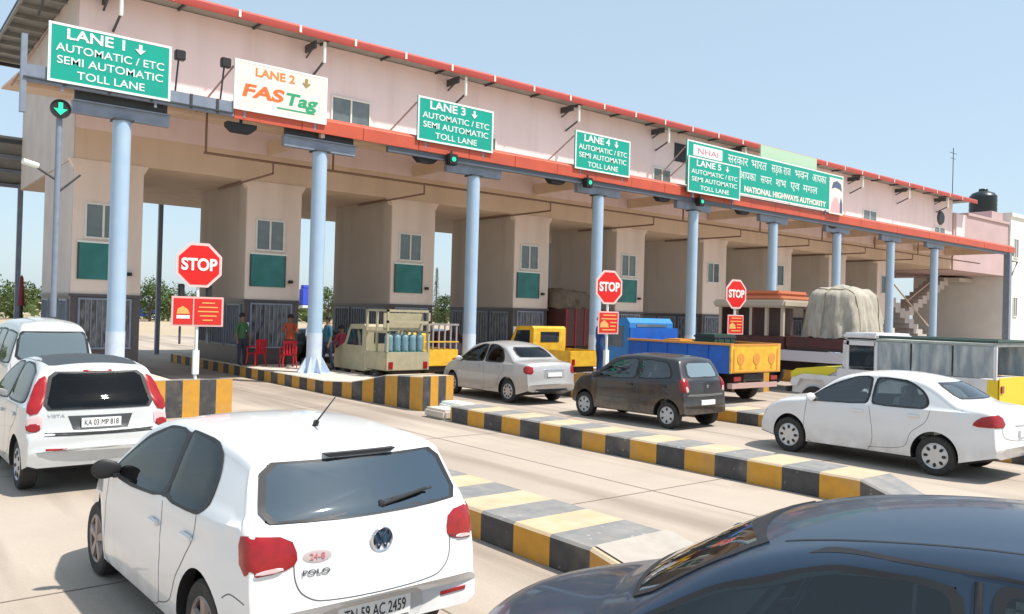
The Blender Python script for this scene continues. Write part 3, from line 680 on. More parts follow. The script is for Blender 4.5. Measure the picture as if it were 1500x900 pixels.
    def ring(s, name, out, view, rnd):
        P = [tuple(p) for p in out]
        for _ in range(rnd):
            Q = []
            for i, p in enumerate(P):
                q = P[(i+1) % len(P)]; l = math.dist(p, q); t = min(.25, .06/max(l, .01)) if _ == 0 else .25
                Q += [(p[0]+(q[0]-p[0])*t, p[1]+(q[1]-p[1])*t), (q[0]+(p[0]-q[0])*t, q[1]+(p[1]-q[1])*t)]
            P = Q
        Q = []
        for i, p in enumerate(P):
            q = P[(i+1) % len(P)]; k = max(1, int(math.dist(p, q)/.04)); Q += [(p[0]+(q[0]-p[0])*j/k, p[1]+(q[1]-p[1])*j/k) for j in range(k)]
        P = Q; cx = sum(p[0] for p in P)/len(P); cy = sum(p[1] for p in P)/len(P); n = len(P); rows = []; last = None
        for dd, off in ((0, -.01), (0, .007), (.042, .007), (.042, -.02)):
            row = []
            for p in P:
                l = math.hypot(p[0]-cx, p[1]-cy) or 1; h = None
                for e_ in (0, .02, .04, .07, .1, .15, .25):
                    k = 1-(dd+e_)/l; h = s.hit(cx+(p[0]-cx)*k, cy+(p[1]-cy)*k, view)
                    if h: break
                if h: last = h[0]+h[1]*off
                row.append(last)
            rows.append(row)
        f0 = next((q for r_ in rows for q in r_ if q is not None), None)
        if f0 is None: return
        vs = [q if q is not None else f0 for r_ in rows for q in r_]; fs = []
        for r_ in range(3):
            for i in range(n): fs.append((r_*n+i, r_*n+(i+1) % n, (r_+1)*n+(i+1) % n, (r_+1)*n+i))
        mb = MB(); mb.add(vs, fs, black); return mb.build(name, s.root, 50)
    def cabin(s, sides, front, rear, y0, y1, seatm=None, driver=True):
        me0 = s.body.data; sp = s.sp
        def boolean(mb):
            co = mb.build('cutter', None, 0); co.data.polygons.foreach_set('material_index', [2]*len(co.data.polygons)); co.data.materials.clear()
            for q in (intm, intm, intm): co.data.materials.append(q)
            md = s.body.modifiers.new('b', 'BOOLEAN'); md.object = co; md.operation = 'DIFFERENCE'; md.solver = 'EXACT'
            bpy.context.view_layer.update(); dg = bpy.context.evaluated_depsgraph_get()
            me = bpy.data.meshes.new_from_object(s.body.evaluated_get(dg)); s.body.modifiers.clear(); old = s.body.data; s.body.data = me; bpy.data.meshes.remove(old); bpy.data.objects.remove(co)
        intm = mat('cabin_trim', (.07, .068, .066), .8)
        me0.materials.append(intm)
        rows = []
        for y, zt, belt, W_, ky in s.sec:
            if y < y0 or y > y1 or zt < belt+.13: continue
            top = zt-.05; g = lambda z: W_[round(min(1.98, max(.41, z)), 2)]
            half = [(g(.5)-.09, .5), (g(belt-.03)-.07, belt-.03)]
            zz = max(belt, top-.07); half += [(g(zz)-.06, zz), (g(zz)-.13, top)]
            half += [(x*.5, z) for x, z in half[-1:]]
            row = [(x, y+ky*(x/s.W)**2, z) for x, z in half]; rows.append(row+[(-x, yy, z) for x, yy, z in reversed(row)])
        n = len(rows[0]); vs = [p for r_ in rows for p in r_]; fs = [(i*n+k, i*n+(k+1) % n, (i+1)*n+(k+1) % n, (i+1)*n+k) for i in range(len(rows)-1) for k in range(n)]
        fs += [tuple(range(n)), tuple(range((len(rows)-1)*n, len(rows)*n))]
        mb = MB(); mb.add(vs, fs, intm); boolean(mb)
        def inset(out, d=.012):
            ax = sum(p[0] for p in out)/len(out); ay = sum(p[1] for p in out)/len(out); r_ = []
            for p in out: l = math.hypot(p[0]-ax, p[1]-ay); k = (l-d)/l; r_.append((ax+(p[0]-ax)*k, ay+(p[1]-ay)*k))
            return r_
        YZ = Matrix(((0, 1, 0, 0), (1, 0, 0, 0), (0, 0, 1, 0), (0, 0, 0, 1)))
        for o_ in sides:
            for a_, c_ in ((-1.3, -.35), (.35, 1.3)): mb = MB(); mb.prism(inset(o_), a_, c_, intm, YZ); boolean(mb)
        ym = (y0+y1)/2
        if front: mb = MB(); mb.prism(inset(front), ym, 6, intm); boolean(mb)
        if rear: mb = MB(); mb.prism(inset(rear), -1, ym, intm); boolean(mb)
        me = s.body.data; me.name = 'body'
        for p in me.polygons: p.use_smooth = True
        me.set_sharp_from_angle(angle=rad(38))
        # seats, dashboard, wheel
        sm_ = seatm or mat('seat_grey', (.10, .10, .10), .85); fy = sp['fa']-1.45; ry = sp['ra']+.28
        for x in (-.36, .36):
            b = MB(); b.box(x-.22, x+.22, fy-.22, fy+.28, .42, .62, sm_, .05); b.prism([(fy-.12, .58), (fy-.30, 1.12), (fy-.38, 1.12), (fy-.30, .58)], x-.21, x+.21, sm_, YZ); b.box(x-.12, x+.12, fy-.42, fy-.33, 1.13, 1.30, sm_, .03); b.build('front_seat', s.root)
        b = MB(); b.box(-.58, .58, ry-.1, ry+.4, .42, .60, sm_, .05); b.prism([(ry, .58), (ry-.16, 1.04), (ry-.24, 1.04), (ry-.16, .58)], -.58, .58, sm_, YZ)
        for x in (-.34, .34): b.box(x-.11, x+.11, ry-.27, ry-.19, 1.04, 1.16, sm_, .03)
        b.build('rear_seat', s.root)
        b = MB(); b.box(-.6, .6, sp['fa']-.78, sp['fa']-.45, .6, .92, intm, .04); b.build('dashboard', s.root)
        b = MB(); c = Vector((.36, sp['fa']-.88, .88)); pts = [c+Vector((.17*math.cos(t), .07*math.sin(t)*-1, .16*math.sin(t))) for t in [k*math.pi/10 for k in range(21)]]; b.tube(pts, .014, black, 8); b.tube([c+Vector((-.16, 0, 0)), c+Vector((.16, 0, 0))], .014, black, 6); b.tube([c, c+Vector((0, .18, -.06))], .02, black, 6); b.build('steering_wheel', s.root)
    def both(s, name, out, m_, **k):
        for v in ('L', 'R'): s.decal(name, out, v, m_, **k)
    def seam(s, pts, view, wdt=.009, m_=black, name='panel_gap', off=.0015, parent=None):
        # thin dark line following the body
        P = []
        for a, c in zip(pts, pts[1:]):
            k = max(1, int(math.dist(a, c)/.04)); P += [(a[0]+(c[0]-a[0])*j/k, a[1]+(c[1]-a[1])*j/k) for j in range(k)]
        P.append(pts[-1]); vs = []; fs = []
        for i, p in enumerate(P):
            a = P[max(i-1, 0)]; c = P[min(i+1, len(P)-1)]; dx, dy = c[0]-a[0], c[1]-a[1]; l = math.hypot(dx, dy) or 1; nx, ny = -dy/l*wdt/2, dx/l*wdt/2
            for sg_ in (1, -1):
                h = s.hit(p[0]+nx*sg_, p[1]+ny*sg_, view)
                vs.append(h[0]+h[1]*off if h else (vs[-1] if vs else Vector((0, 0, 0))))
        for i in range(len(P)-1): fs.append((2*i, 2*i+1, 2*i+3, 2*i+2))
        return vs, fs
    def seams(s, lines, wdt=.007, name='panel_gaps', m_=None, off=.0015):
        m_ = m_ or mat('gap_grey', (.10, .10, .10), .7)
        for view, pts in lines:
            mb = MB()
            if len(pts) > 2: pts = catmull([tuple(p) for p in pts], 6)
            vs, fs = s.seam(pts, view, wdt, off=off); mb.add(vs, fs, m_); mb.build('panel_gap', s.root, 0)
    def wheels(s, sp):
        wr = sp['wr']; tw = .19
        for yy in s.wy:
            for sx in (-1, 1):
                cx = sx*(s.W-.035-tw/2)
                mb = MB(); t = tw/2
                mb.lathe([(wr*.62, -t*.9), (wr*.80, -t), (wr*.93, -t*.95), (wr*.99, -t*.75), (wr, -t*.4), (wr, t*.4), (wr*.99, t*.75), (wr*.93, t*.95), (wr*.80, t), (wr*.62, t*.9)], (0, 0, 0), 'x', rubber, 40)
                mb.lathe([(0, -.01), (wr*.64, -.01), (wr*.64, .01), (0, .01)], (0, 0, 0), 'x', black, 24)
                w_ = mb.build('wheel', s.root); w_.location = (cx, yy, wr)
                mb = MB(); rm = sp.get('rim', silver); rr = wr*.66; ns = sp.get('spokes', 7); o_ = sx
                def P(r_, a): return (r_, a*sx)
                mb.lathe([P(rr*.98, 0), P(rr, t*.90), P(rr*.95, t*.98), P(rr*.88, t*.86), P(rr*.86, 0)], (0, 0, 0), 'x', rm, 40)
                if sp.get('cap'):
                    mb.lathe([P(rr*.9, t*.82), P(rr*.6, t*.95), P(rr*.25, t*.85), P(0, t*.88)], (0, 0, 0), 'x', rm, 32)
                    for k in range(ns):
                        a = 2*math.pi*k/ns; M = Matrix.Rotation(a, 4, 'X')
                        r0 = rr*.68; 
                        vs = [M @ Vector((sx*(t*.92), math.sin(q)*rr*.12, r0+math.cos(q)*rr*.17)) for q in [j*math.pi/5 for j in range(10)]]
                        vs2 = [v+Vector((sx*.008, 0, 0)) for v in vs]
                        mb.add(vs+vs2, [tuple(range(10, 20))]+[(j, (j+1) % 10, 10+(j+1) % 10, 10+j) for j in range(10)], black)
                else:
                    for k in range(ns):
                        M = Matrix.Rotation(2*math.pi*k/ns, 4, 'X'); wd = rr*sp.get('sw', .13)
                        vs = [M @ Vector(p) for p in [(sx*t*.55, -wd*.8, rr*.15), (sx*t*.55, wd*.8, rr*.15), (sx*t*.8, wd*1.25, rr*.93), (sx*t*.8, -wd*1.25, rr*.93), (sx*t*.95, -wd*.5, rr*.15), (sx*t*.95, wd*.5, rr*.15), (sx*t*.97, wd*.9, rr*.93), (sx*t*.97, -wd*.9, rr*.93)]]
                        mb.add(vs, [(0,3,2,1),(4,5,6,7),(0,1,5,4),(1,2,6,5),(2,3,7,6),(3,0,4,7)], rm)
                    mb.lathe([P(0, t*1.0), P(rr*.16, t*.98), P(rr*.2, t*.85), P(rr*.2, t*.4)], (0, 0, 0), 'x', rm, 20)
                r_ = mb.build('rim', w_)
    def mirror(s, y, z, m_, sc_=1):
        for sx in (-1, 1):
            h = s.hit(y, z, 'L' if sx < 0 else 'R')
            x = h[0].x if h else sx*s.W
            b_ = bmesh.new(); bmesh.ops.create_uvsphere(b_, u_segments=16, v_segments=10, radius=1)
            for v in b_.verts:
                c = v.co; v.co = Vector((x+sx*(.10+.105*c.x*sc_), y+.02+.055*c.y*(1 if c.y > 0 else .45)-.02*c.x*sx, z+.035+.075*c.z*(1-.15*c.x*sx)))
            me = bpy.data.meshes.new('mirror'); b_.to_mesh(me); b_.free(); me.materials.append(m_); me.polygons.foreach_set('use_smooth', [True]*len(me.polygons))
            mb = MB(); mb.add([v.co for v in me.vertices], [list(p.vertices) for p in me.polygons], m_); mb.box(min(x-sx*.03, x+sx*.06), max(x-sx*.03, x+sx*.06), y-.03, y+.04, z-.03, z+.0, black); bpy.data.meshes.remove(me)
            mb.build('mirror', s.root)
    def handle(s, y, z, m_):
        for sx, v in ((-1, 'L'), (1, 'R')):
            h = s.hit(y, z, v)
            if h: x = h[0].x; b = MB(); b.box(min(x, x+sx*.03), max(x, x+sx*.03), y-.09, y+.09, z-.018, z+.018, m_, .008); b.build('door_handle', s.root)
    def plate(s, z, w_=.5, h=.11, txt=None, x=0, dx=.012):
        hh = s.hit(x, z, 'B'); y = hh[0].y-dx
        b = MB(); b.box(x-w_/2, x+w_/2, y-.006, y+.03, z-h/2, z+h/2, platew); p = b.build('number_plate', s.root, 0)
        if txt: text(txt, h*.85, plate_ink, face_my(x, y-.008, z), 'lettering', p, ext=.001, width=w_*.86)
        return p
    def place(s, X, Y, rz=0, Z=.006): s.root.location = (X, Y, Z); s.root.rotation_euler = (0, 0, rz)

def paintm(name, col, rough=.35, metal=0, dust=None):
    return mat(name, col, rough, metal, coat=.8, col2=dust, scale=1.2, fac=.62, dirt=(.36, .29, .22))
pw = paintm('white_car_paint', (.76, .76, .765)); pw2 = paintm('white_car_paint_dusty', (.58, .60, .60), dust=(.52, .51, .49))
psil = paintm('silver_car_paint', (.50, .49, .48), .38, .35); pgrey = paintm('graphite_car_paint', (.032, .03, .033), .35, .2, dust=(.055, .047, .045))
pblk = mat('dark_car_paint_sky_tint', (.022, .042, .075), .32, .15, coat=.35)  # blue in the base colour stands in for sky reflected by dark bodywork

# --- white hatchback in the foreground
t = empty('hatchback_car', (0, 0, 0), 'white two-box hatchback in the foreground, roof aerial and round badge on its tailgate', 'car')
polo = Car(dict(L=3.97, W=1.69, wr=.305, ra=.78, fa=3.24, spokes=5, sw=.2, rim=mat('alloy_dark', (.30, .25, .23), .4, .5), tumble=.36, tr=.07, tf=.17, kr=.13, kf=.28, crown=.03, rc=.08,
    prof=[(0, .56), (.015, .60), (.03, .74), (.06, .92), (.10, 1.02), (.15, 1.06), (.26, 1.22), (.34, 1.345), (.37, 1.39), (.55, 1.42), (1.1, 1.455), (1.6, 1.462), (2.05, 1.43), (2.35, 1.36), (2.9, 1.05), (3.1, .97), (3.5, .90), (3.78, .80), (3.9, .68), (3.97, .52)],
    bot=[(0, .36), (.3, .26), (.5, .2), (3.6, .2), (3.97, .3)], belt=[(0, 1.03), (.8, 1.01), (2.9, .92), (4, .9)]), t, pw)
polo.cabin([[(.84, 1.01), (.76, 1.10), (.80, 1.30), (.98, 1.395), (1.38, 1.41), (1.50, 1.41), (1.46, .99)], [(1.52, .985), (1.56, 1.41), (1.95, 1.385), (2.3, 1.27), (2.72, 1.02), (2.76, .945), (2.2, .955)]], [(-.60, 1.08), (.60, 1.08), (.5, 1.37), (-.5, 1.37)], [(-.68, 1.05), (.68, 1.05), (.60, 1.355), (-.60, 1.355)], 0.12, 3.0, None)
polo.both('side_window', [(.84, 1.01), (.76, 1.10), (.80, 1.30), (.98, 1.395), (1.38, 1.41), (1.50, 1.41), (1.46, .99)], tint_d)
polo.both('side_window', [(1.52, .985), (1.56, 1.41), (1.95, 1.385), (2.3, 1.27), (2.72, 1.02), (2.76, .945), (2.2, .955)], tint_d)
polo.both('pillar_trim', [(1.45, .99), (1.49, 1.405), (1.57, 1.405), (1.53, .985)], black, off=.009, rnd=0)
polo.decal('rear_window', [(-.68, 1.05), (.68, 1.05), (.60, 1.355), (-.60, 1.355)], 'B', tint_b, rnd=1)
polo.decal('windscreen', [(-.60, 1.08), (.60, 1.08), (.5, 1.37), (-.5, 1.37)], 'F', tint_l)
for sx in (-1, 1):
    tl = polo.decal('tail_light', [(sx*.47, .865), (sx*.50, .81), (sx*.64, .78), (sx*.79, .78), (sx*.81, .985), (sx*.74, .995), (sx*.52, .98)], 'BL' if sx < 0 else 'BR', tlred, off=.009, rnd=1)
    polo.decal('reversing_lens', [(sx*.60, .80), (sx*.76, .785), (sx*.74, .81), (sx*.61, .825)], 'B', tlclear, off=.018, rnd=1, parent=tl)
    polo.decal('bumper_reflector', [(sx*.5, .44), (sx*.70, .445), (sx*.70, .47), (sx*.5, .465)], 'B', tlred, off=.008, rnd=0)
polo.decal('rear_bumper_skirt', [(-.62, .28), (.62, .28), (.55, .34), (-.55, .34)], 'B', black, rnd=1)
polo.decal('plate_recess', [(-.38, .37), (.38, .37), (.32, .56), (-.32, .56)], 'B', mat('recess_grey', (.50, .50, .50), .5), rnd=1, off=.004)
polo.plate(.455, .50, .12, 'TN 59 AC 2459', dx=.02)
# emblem: ring with a V over a W
e = MB(); hh = polo.hit(0, .90, 'B'); ey = hh[0].y
e.lathe([(.062, -.012), (.072, -.016), (.078, -.01), (.078, .02), (.062, .02)], (0, ey, .90), 'y', chrome, 32); e.lathe([(0, -.004), (.064, -.004), (.064, .01)], (0, ey, .90), 'y', mat('badge_blue', (.03, .07, .11), .3), 32)
def stroke(a, c, w_=.013):
    d = Vector((c[0]-a[0], c[1]-a[1])); l = d.length; n_ = Vector((-d.y, d.x))/l*w_/2
    e.prism([(a[0]+n_.x, .90+a[1]+n_.y), (c[0]+n_.x, .90+c[1]+n_.y), (c[0]-n_.x, .90+c[1]-n_.y), (a[0]-n_.x, .90+a[1]-n_.y)], ey-.014, ey-.003, chrome)
for a, c in [((-.028, .058), (0, .008)), ((.028, .058), (0, .008)), ((-.055, .035), (-.024, -.052)), ((-.024, -.052), (0, -.003)), ((0, -.003), (.024, -.052)), ((.024, -.052), (.055, .035))]: stroke(a, c)
e.build('emblem', t)
def on_back(car, s, size, x, z, m_, width, name='badge'):
    h = car.hit(x, z, 'B'); n_ = h[1]; h = (h[0]+n_*.004, n_); ang = math.atan2(n_.z, -n_.y); yaw = math.atan2(n_.x, -n_.y)
    M = Matrix.Translation(h[0]+n_*.003) @ Matrix.Rotation(yaw, 4, 'Z') @ Matrix.Rotation(rad(90)-ang, 4, 'X')
    return text(s, size, m_, M, name, car.root, ext=.002, width=width)
on_back(polo, 'POLO', .04, -.42, .775, dsteel, .16); on_back(polo, 'TDI', .04, .58, .82, dsteel, .07)
st = polo.decal('oval_sticker', [(-.41+.085*math.cos(a), .86+.036*math.sin(a)) for a in [k*math.pi/8 for k in range(16)]], 'B', mat('sticker', (.50, .42, .42), .5), off=.004, rnd=0)
on_back(polo, '24-8', .05, -.41, .86, mat('sticker_pink', (.6, .2, .22), .5), .09)
b = MB(); hy = polo.hit(.12, 1.08, 'B')[0].y; b.tube([(.05, hy-.02, 1.09), (.22, hy+.0, 1.115), (.40, hy+.03, 1.14)], .012, black, 8); b.lathe([(0, -.03), (.025, -.02), (.03, .01)], (.05, hy, 1.085), 'y', black, 14); b.tube([(.08, hy+.012, 1.105), (.45, hy+.035, 1.14)], .007, black, 6); b.build('wiper', t)
b = MB(); yy = polo.hit(0, 1.385, 'B')[0].y; b.prism([(-.22, 1.378), (.22, 1.378), (.25, 1.40), (-.25, 1.40)], yy-.035, yy+.06, black); b.build('brake_lamp', t)
b = MB(); hz = polo.hit(-.02, .98, 'T')[0]; b.tube([(0, .95, hz.z-.005), (0, .93, hz.z+.03)], .02, black, 10); b.tube([(0, .94, hz.z+.02), (.015, .70, hz.z+.22)], .007, black, 8, r1=.004); b.build('aerial', t)
polo.mirror(2.62, .96, black); polo.handle(1.62, .80, pw); polo.handle(.98, .84, pw)
G = []
for v in 'LR': G += [(v, [(2.80, .93), (2.84, .55), (2.78, .25), (1.55, .25), (1.50, .60), (1.50, .985)]), (v, [(1.5, .28), (1.27, .36), (1.16, .55), (1.02, .70), (.90, .84), (.86, .99)])]
G += [('B', [(-.545, .84), (-.54, .74), (-.50, .66), (-.40, .61), (0, .60), (.40, .61), (.50, .66), (.54, .74), (.545, .84)]), ('L', [(.20, .62), (.36, .64), (.44, .60)])]
polo.seams(G); polo.place(2.55, 4.3, rad(1.5))

# --- white/silver crossover hatch with dark roof (left)
t = empty('hatchback_car', (0, 0, 0), 'white hatchback with dark roof and tall red tail lamps at the left edge', 'car')
ind = Car(dict(L=3.8, W=1.66, wr=.30, ra=.70, fa=3.17, spokes=7, cap=True, tumble=.36, tr=.06, tf=.15, kr=.10, kf=.24, rc=.08,
    prof=[(0, .52), (.015, .58), (.03, .70), (.10, .735), (.12, .80), (.15, 1.02), (.22, 1.12), (.36, 1.38), (.42, 1.46), (.5, 1.49), (1.0, 1.54), (1.5, 1.55), (2.0, 1.51), (2.35, 1.42), (2.85, 1.10), (3.0, 1.02), (3.5, .92), (3.72, .74), (3.8, .52)],
    bot=[(0, .34), (.4, .22), (3.5, .2), (3.8, .3)], belt=[(0, 1.03), (3.8, .92)]), t, pw2)
ind.cabin([[(.50, 1.06), (.46, 1.16), (.62, 1.42), (.95, 1.48), (1.5, 1.49), (1.48, 1.03)], [(1.56, 1.02), (1.58, 1.49), (1.95, 1.46), (2.35, 1.31), (2.72, 1.06), (2.74, .98)]], [(-.60, 1.13), (.60, 1.13), (.5, 1.44), (-.5, 1.44)], [(-.60, 1.0), (.60, 1.0), (.50, 1.42), (-.50, 1.42)], 0.12, 2.95, None)
ind.both('side_window', [(.50, 1.06), (.46, 1.16), (.62, 1.42), (.95, 1.48), (1.5, 1.49), (1.48, 1.03)], tint_d); ind.both('side_window', [(1.56, 1.02), (1.58, 1.49), (1.95, 1.46), (2.35, 1.31), (2.72, 1.06), (2.74, .98)], tint_d)
ind.decal('rear_window', [(-.60, 1.0), (.60, 1.0), (.50, 1.42), (-.50, 1.42)], 'B', tint_d, rnd=1)
ind.decal('windscreen', [(-.60, 1.13), (.60, 1.13), (.5, 1.44), (-.5, 1.44)], 'F', tint_l)
ind.decal('roof_panel', [(-.50, .52), (.50, .52), (.56, 1.2), (.55, 2.0), (-.55, 2.0), (-.56, 1.2)], 'T', mat('dark_roof_wrap', (.05, .06, .07), .55), off=.004, rnd=1)
for sx in (-1, 1):
    tl = ind.decal('tail_light', [(sx*.62, .97), (sx*.76, .93), (sx*.79, 1.1), (sx*.77, 1.33), (sx*.68, 1.40), (sx*.64, 1.2)], 'BL' if sx < 0 else 'BR', tlred, off=.014, rnd=1)
    l2 = ind.decal('lower_lamp', [(sx*.60, .75), (sx*.76, .76), (sx*.77, .91), (sx*.61, .95)], 'BL' if sx < 0 else 'BR', tlclear, off=.013, rnd=1); ind.decal('stop_lens', [(sx*.62, .74), (sx*.75, .75), (sx*.76, .84), (sx*.62, .85)], 'BL' if sx < 0 else 'BR', tlred, off=.018, rnd=1, parent=l2)
    ind.decal('bumper_reflector', [(sx*.38, .53), (sx*.60, .535), (sx*.60, .56), (sx*.38, .555)], 'B', tlred, off=.006, rnd=0)
ind.decal('plate_recess', [(-.36, .92), (.36, .92), (.30, .755), (-.30, .755)], 'B', dsteel, rnd=0, off=.005); ind.plate(.835, .44, .11, 'KA 03 MP 818', dx=.02)
ind.decal('bumper_strip', [(-.62, .70), (.62, .70), (.60, .735), (-.60, .735)], 'B', black, rnd=0, off=.008)
ind.decal('high_brake_lamp', [(-.16, 1.425), (.16, 1.425), (.16, 1.45), (-.16, 1.45)], 'B', tlred, rnd=0, off=.014)
ind.mirror(2.6, 1.0, pw2); ind.handle(1.75, .86, pw2); ind.handle(.85, .9, pw2); on_back(ind, 'VISTA', .05, -.48, .93, silver, .18)
G = []
for v in 'LR': G += [(v, [(2.78, .98), (2.82, .55), (2.75, .25), (1.55, .25), (1.52, 1.02)]), (v, [(1.52, .3), (1.15, .42), (1.05, .66), (.8, .8), (.62, 1.04)])]
ind.seams(G); ind.place(2.42, 10.75, rad(.5))

# --- white van ahead of it
t = empty('passenger_van', (0, 0, 0), 'white passenger van with large rear window, ahead of the hatchback at the left edge', 'van')
van = Car(dict(L=3.7, W=1.42, wr=.28, ra=.6, fa=2.6, spokes=6, cap=True, tumble=.2, tr=.03, tf=.08, kr=.04, kf=.1, rc=.10,
    prof=[(0, .5), (.01, .6), (.03, 1.0), (.06, 1.3), (.15, 1.75), (.25, 1.86), (.8, 1.92), (1.8, 1.93), (2.5, 1.88), (2.8, 1.80), (3.3, 1.25), (3.5, 1.1), (3.65, .8), (3.7, .5)],
    bot=[(0, .3), (3.7, .3)], belt=[(0, 1.15), (3.7, 1.1)]), t, pw2)
van.decal('rear_window', [(-.56, 1.28), (.56, 1.28), (.50, 1.74), (-.50, 1.74)], 'B', cglassl, rnd=1); van.decal('windscreen', [(-.6, 1.25), (.6, 1.25), (.52, 1.75), (-.52, 1.75)], 'F', cglassl)
van.both('side_window', [(.2, 1.2), (.25, 1.72), (1.3, 1.75), (1.3, 1.2)], cglass); van.both('side_window', [(1.38, 1.2), (1.38, 1.75), (2.1, 1.75), (2.1, 1.2)], cglass); van.both('side_window', [(2.18, 1.2), (2.18, 1.75), (2.6, 1.7), (2.95, 1.25), (2.95, 1.18)], cglassl)
for sx in (-1, 1): van.decal('tail_light', [(sx*.62, .75), (sx*.72, .75), (sx*.72, 1.1), (sx*.62, 1.1)], 'B', tlred, rnd=1)
van.plate(.7, .4, .1); van.mirror(2.85, 1.2, black)
G = [('B', [(-.64, .6), (-.64, 1.25)]), ('B', [(.64, .6), (.64, 1.25)])]
for v in 'LR': G += [(v, [(2.14, 1.75), (2.14, .35)]), (v, [(3.0, 1.2), (3.0, .35), (2.14, .35)]), (v, [(1.34, 1.75), (1.34, .35), (2.14, .35)])]
van.seams(G); van.handle(2.3, 1.0, black); van.place(2.78, 16.0, 0)

# --- silver sedan
t = empty('sedan_car', (0, 0, 0), 'silver sedan with a red tail lamp at the far end of the sedan lane', 'car')
eti = Car(dict(L=4.27, W=1.69, wr=.30, ra=.92, fa=3.47, spokes=9, cap=True, tumble=.38, tr=.08, tf=.16, kr=.16, kf=.26, rc=.08,
    prof=[(0, .50), (.02, .60), (.04, .82), (.08, .98), (.16, 1.045), (.55, 1.08), (.66, 1.11), (1.05, 1.33), (1.3, 1.435), (1.7, 1.50), (2.1, 1.51), (2.5, 1.46), (2.75, 1.38), (3.2, 1.08), (3.35, 1.0), (3.9, .90), (4.15, .74), (4.27, .50)],
    bot=[(0, .34), (.4, .22), (3.9, .2), (4.27, .3)], belt=[(0, 1.0), (4.2, .92)]), t, psil)
eti.cabin([[(1.18, 1.02), (1.14, 1.1), (1.32, 1.33), (1.6, 1.43), (1.95, 1.45), (1.93, 1.0)], [(2.02, 1.0), (2.02, 1.45), (2.3, 1.43), (2.7, 1.28), (3.1, 1.02), (3.12, .96)]], [(-.58, 1.11), (.58, 1.11), (.48, 1.42), (-.48, 1.42)], [(-.56, 1.17), (.56, 1.17), (.47, 1.40), (-.47, 1.40)], 0.6, 3.25, mat('seat_pale', (.42, .41, .39), .85))
eti.both('side_window', [(1.18, 1.02), (1.14, 1.1), (1.32, 1.33), (1.6, 1.43), (1.95, 1.45), (1.93, 1.0)], tint_d); eti.both('side_window', [(2.02, 1.0), (2.02, 1.45), (2.3, 1.43), (2.7, 1.28), (3.1, 1.02), (3.12, .96)], tint_d)
eti.decal('rear_window', [(-.56, 1.17), (.56, 1.17), (.47, 1.40), (-.47, 1.40)], 'B', tint_d, rnd=1); eti.decal('windscreen', [(-.58, 1.11), (.58, 1.11), (.48, 1.42), (-.48, 1.42)], 'F', tint_l)
for sx in (-1, 1):
    eti.decal('tail_light', [(sx*.55, .79), (sx*.80, .77), (sx*.84, .96), (sx*.61, 1.0)], 'BL' if sx < 0 else 'BR', tlred, off=.014, rnd=1)
eti.decal('plate_recess', [(-.34, .86), (.34, .86), (.34, .68), (-.34, .68)], 'B', mat('silver_shadow', (.3, .3, .3), .5), off=.003, rnd=0); eti.decal('chrome_strip', [(-.34, .90), (.34, .90), (.34, .87), (-.34, .87)], 'B', chrome, off=.01, rnd=0); eti.plate(.77, .46, .1)
eti.decal('rear_skirt', [(-.55, .34), (.55, .34), (.5, .4), (-.5, .4)], 'B', black, rnd=0)
eti.mirror(3.0, .98, psil); eti.handle(2.2, .86, psil); eti.handle(1.35, .88, psil)
G = []
for v in 'LR': G += [(v, [(3.15, .95), (3.2, .5), (3.1, .25), (1.98, .25), (1.98, 1.0)]), (v, [(1.98, .3), (1.4, .38), (1.28, .62), (1.08, .85), (1.12, 1.0)])]
eti.seams(G); eti.place(13.9, 15.35, rad(-1))

# --- graphite small hatchback
t = empty('hatchback_car', (0, 0, 0), 'small dark grey hatchback with pale rear window between the silver and the white sedan', 'car')
alt = Car(dict(L=3.45, W=1.52, wr=.275, ra=.50, fa=2.86, spokes=6, cap=True, rim=mat('cap_pale', (.5, .5, .5), .4), tumble=.30, tr=.06, tf=.14, kr=.08, kf=.2, rc=.07,
    prof=[(0, .50), (.015, .60), (.03, .80), (.06, .98), (.12, 1.06), (.28, 1.36), (.34, 1.42), (.5, 1.45), (1.0, 1.475), (1.5, 1.475), (1.85, 1.44), (2.1, 1.38), (2.55, 1.08), (2.7, 1.0), (3.2, .90), (3.38, .74), (3.45, .50)],
    bot=[(0, .32), (.3, .24), (3.2, .22), (3.45, .3)], belt=[(0, 1.0), (3.4, .90)]), t, pgrey)
alt.cabin([[(.42, 1.05), (.5, 1.26), (.62, 1.36), (1.30, 1.39), (1.28, .98)], [(1.36, .975), (1.36, 1.395), (1.75, 1.37), (2.05, 1.25), (2.45, 1.0), (2.46, .94)]], [(-.5, 1.09), (.5, 1.09), (.43, 1.37), (-.43, 1.37)], [(-.50, 1.07), (.50, 1.07), (.43, 1.36), (-.43, 1.36)], 0.12, 2.65, mat('seat_pale', (.42, .41, .39), .85))
alt.both('side_window', [(.42, 1.05), (.5, 1.26), (.62, 1.36), (1.30, 1.39), (1.28, .98)], tint_l); alt.both('side_window', [(1.36, .975), (1.36, 1.395), (1.75, 1.37), (2.05, 1.25), (2.45, 1.0), (2.46, .94)], tint_l)
alt.decal('rear_window', [(-.50, 1.07), (.50, 1.07), (.43, 1.36), (-.43, 1.36)], 'B', mat('car_glass_sky', (.16, .22, .25), .08, ior=1.9), rnd=1); alt.decal('windscreen', [(-.5, 1.09), (.5, 1.09), (.43, 1.37), (-.43, 1.37)], 'F', tint_l)
for sx in (-1, 1):
    tl = alt.decal('tail_light', [(sx*.47, .80), (sx*.66, .75), (sx*.70, 1.0), (sx*.63, 1.05), (sx*.54, 1.07)], 'BL' if sx < 0 else 'BR', tlred, off=.014, rnd=1); alt.decal('reversing_lens', [(sx*.56, .79), (sx*.63, .76), (sx*.66, .88), (sx*.60, .90)], 'B', tlclear, off=.02, rnd=1, parent=tl)
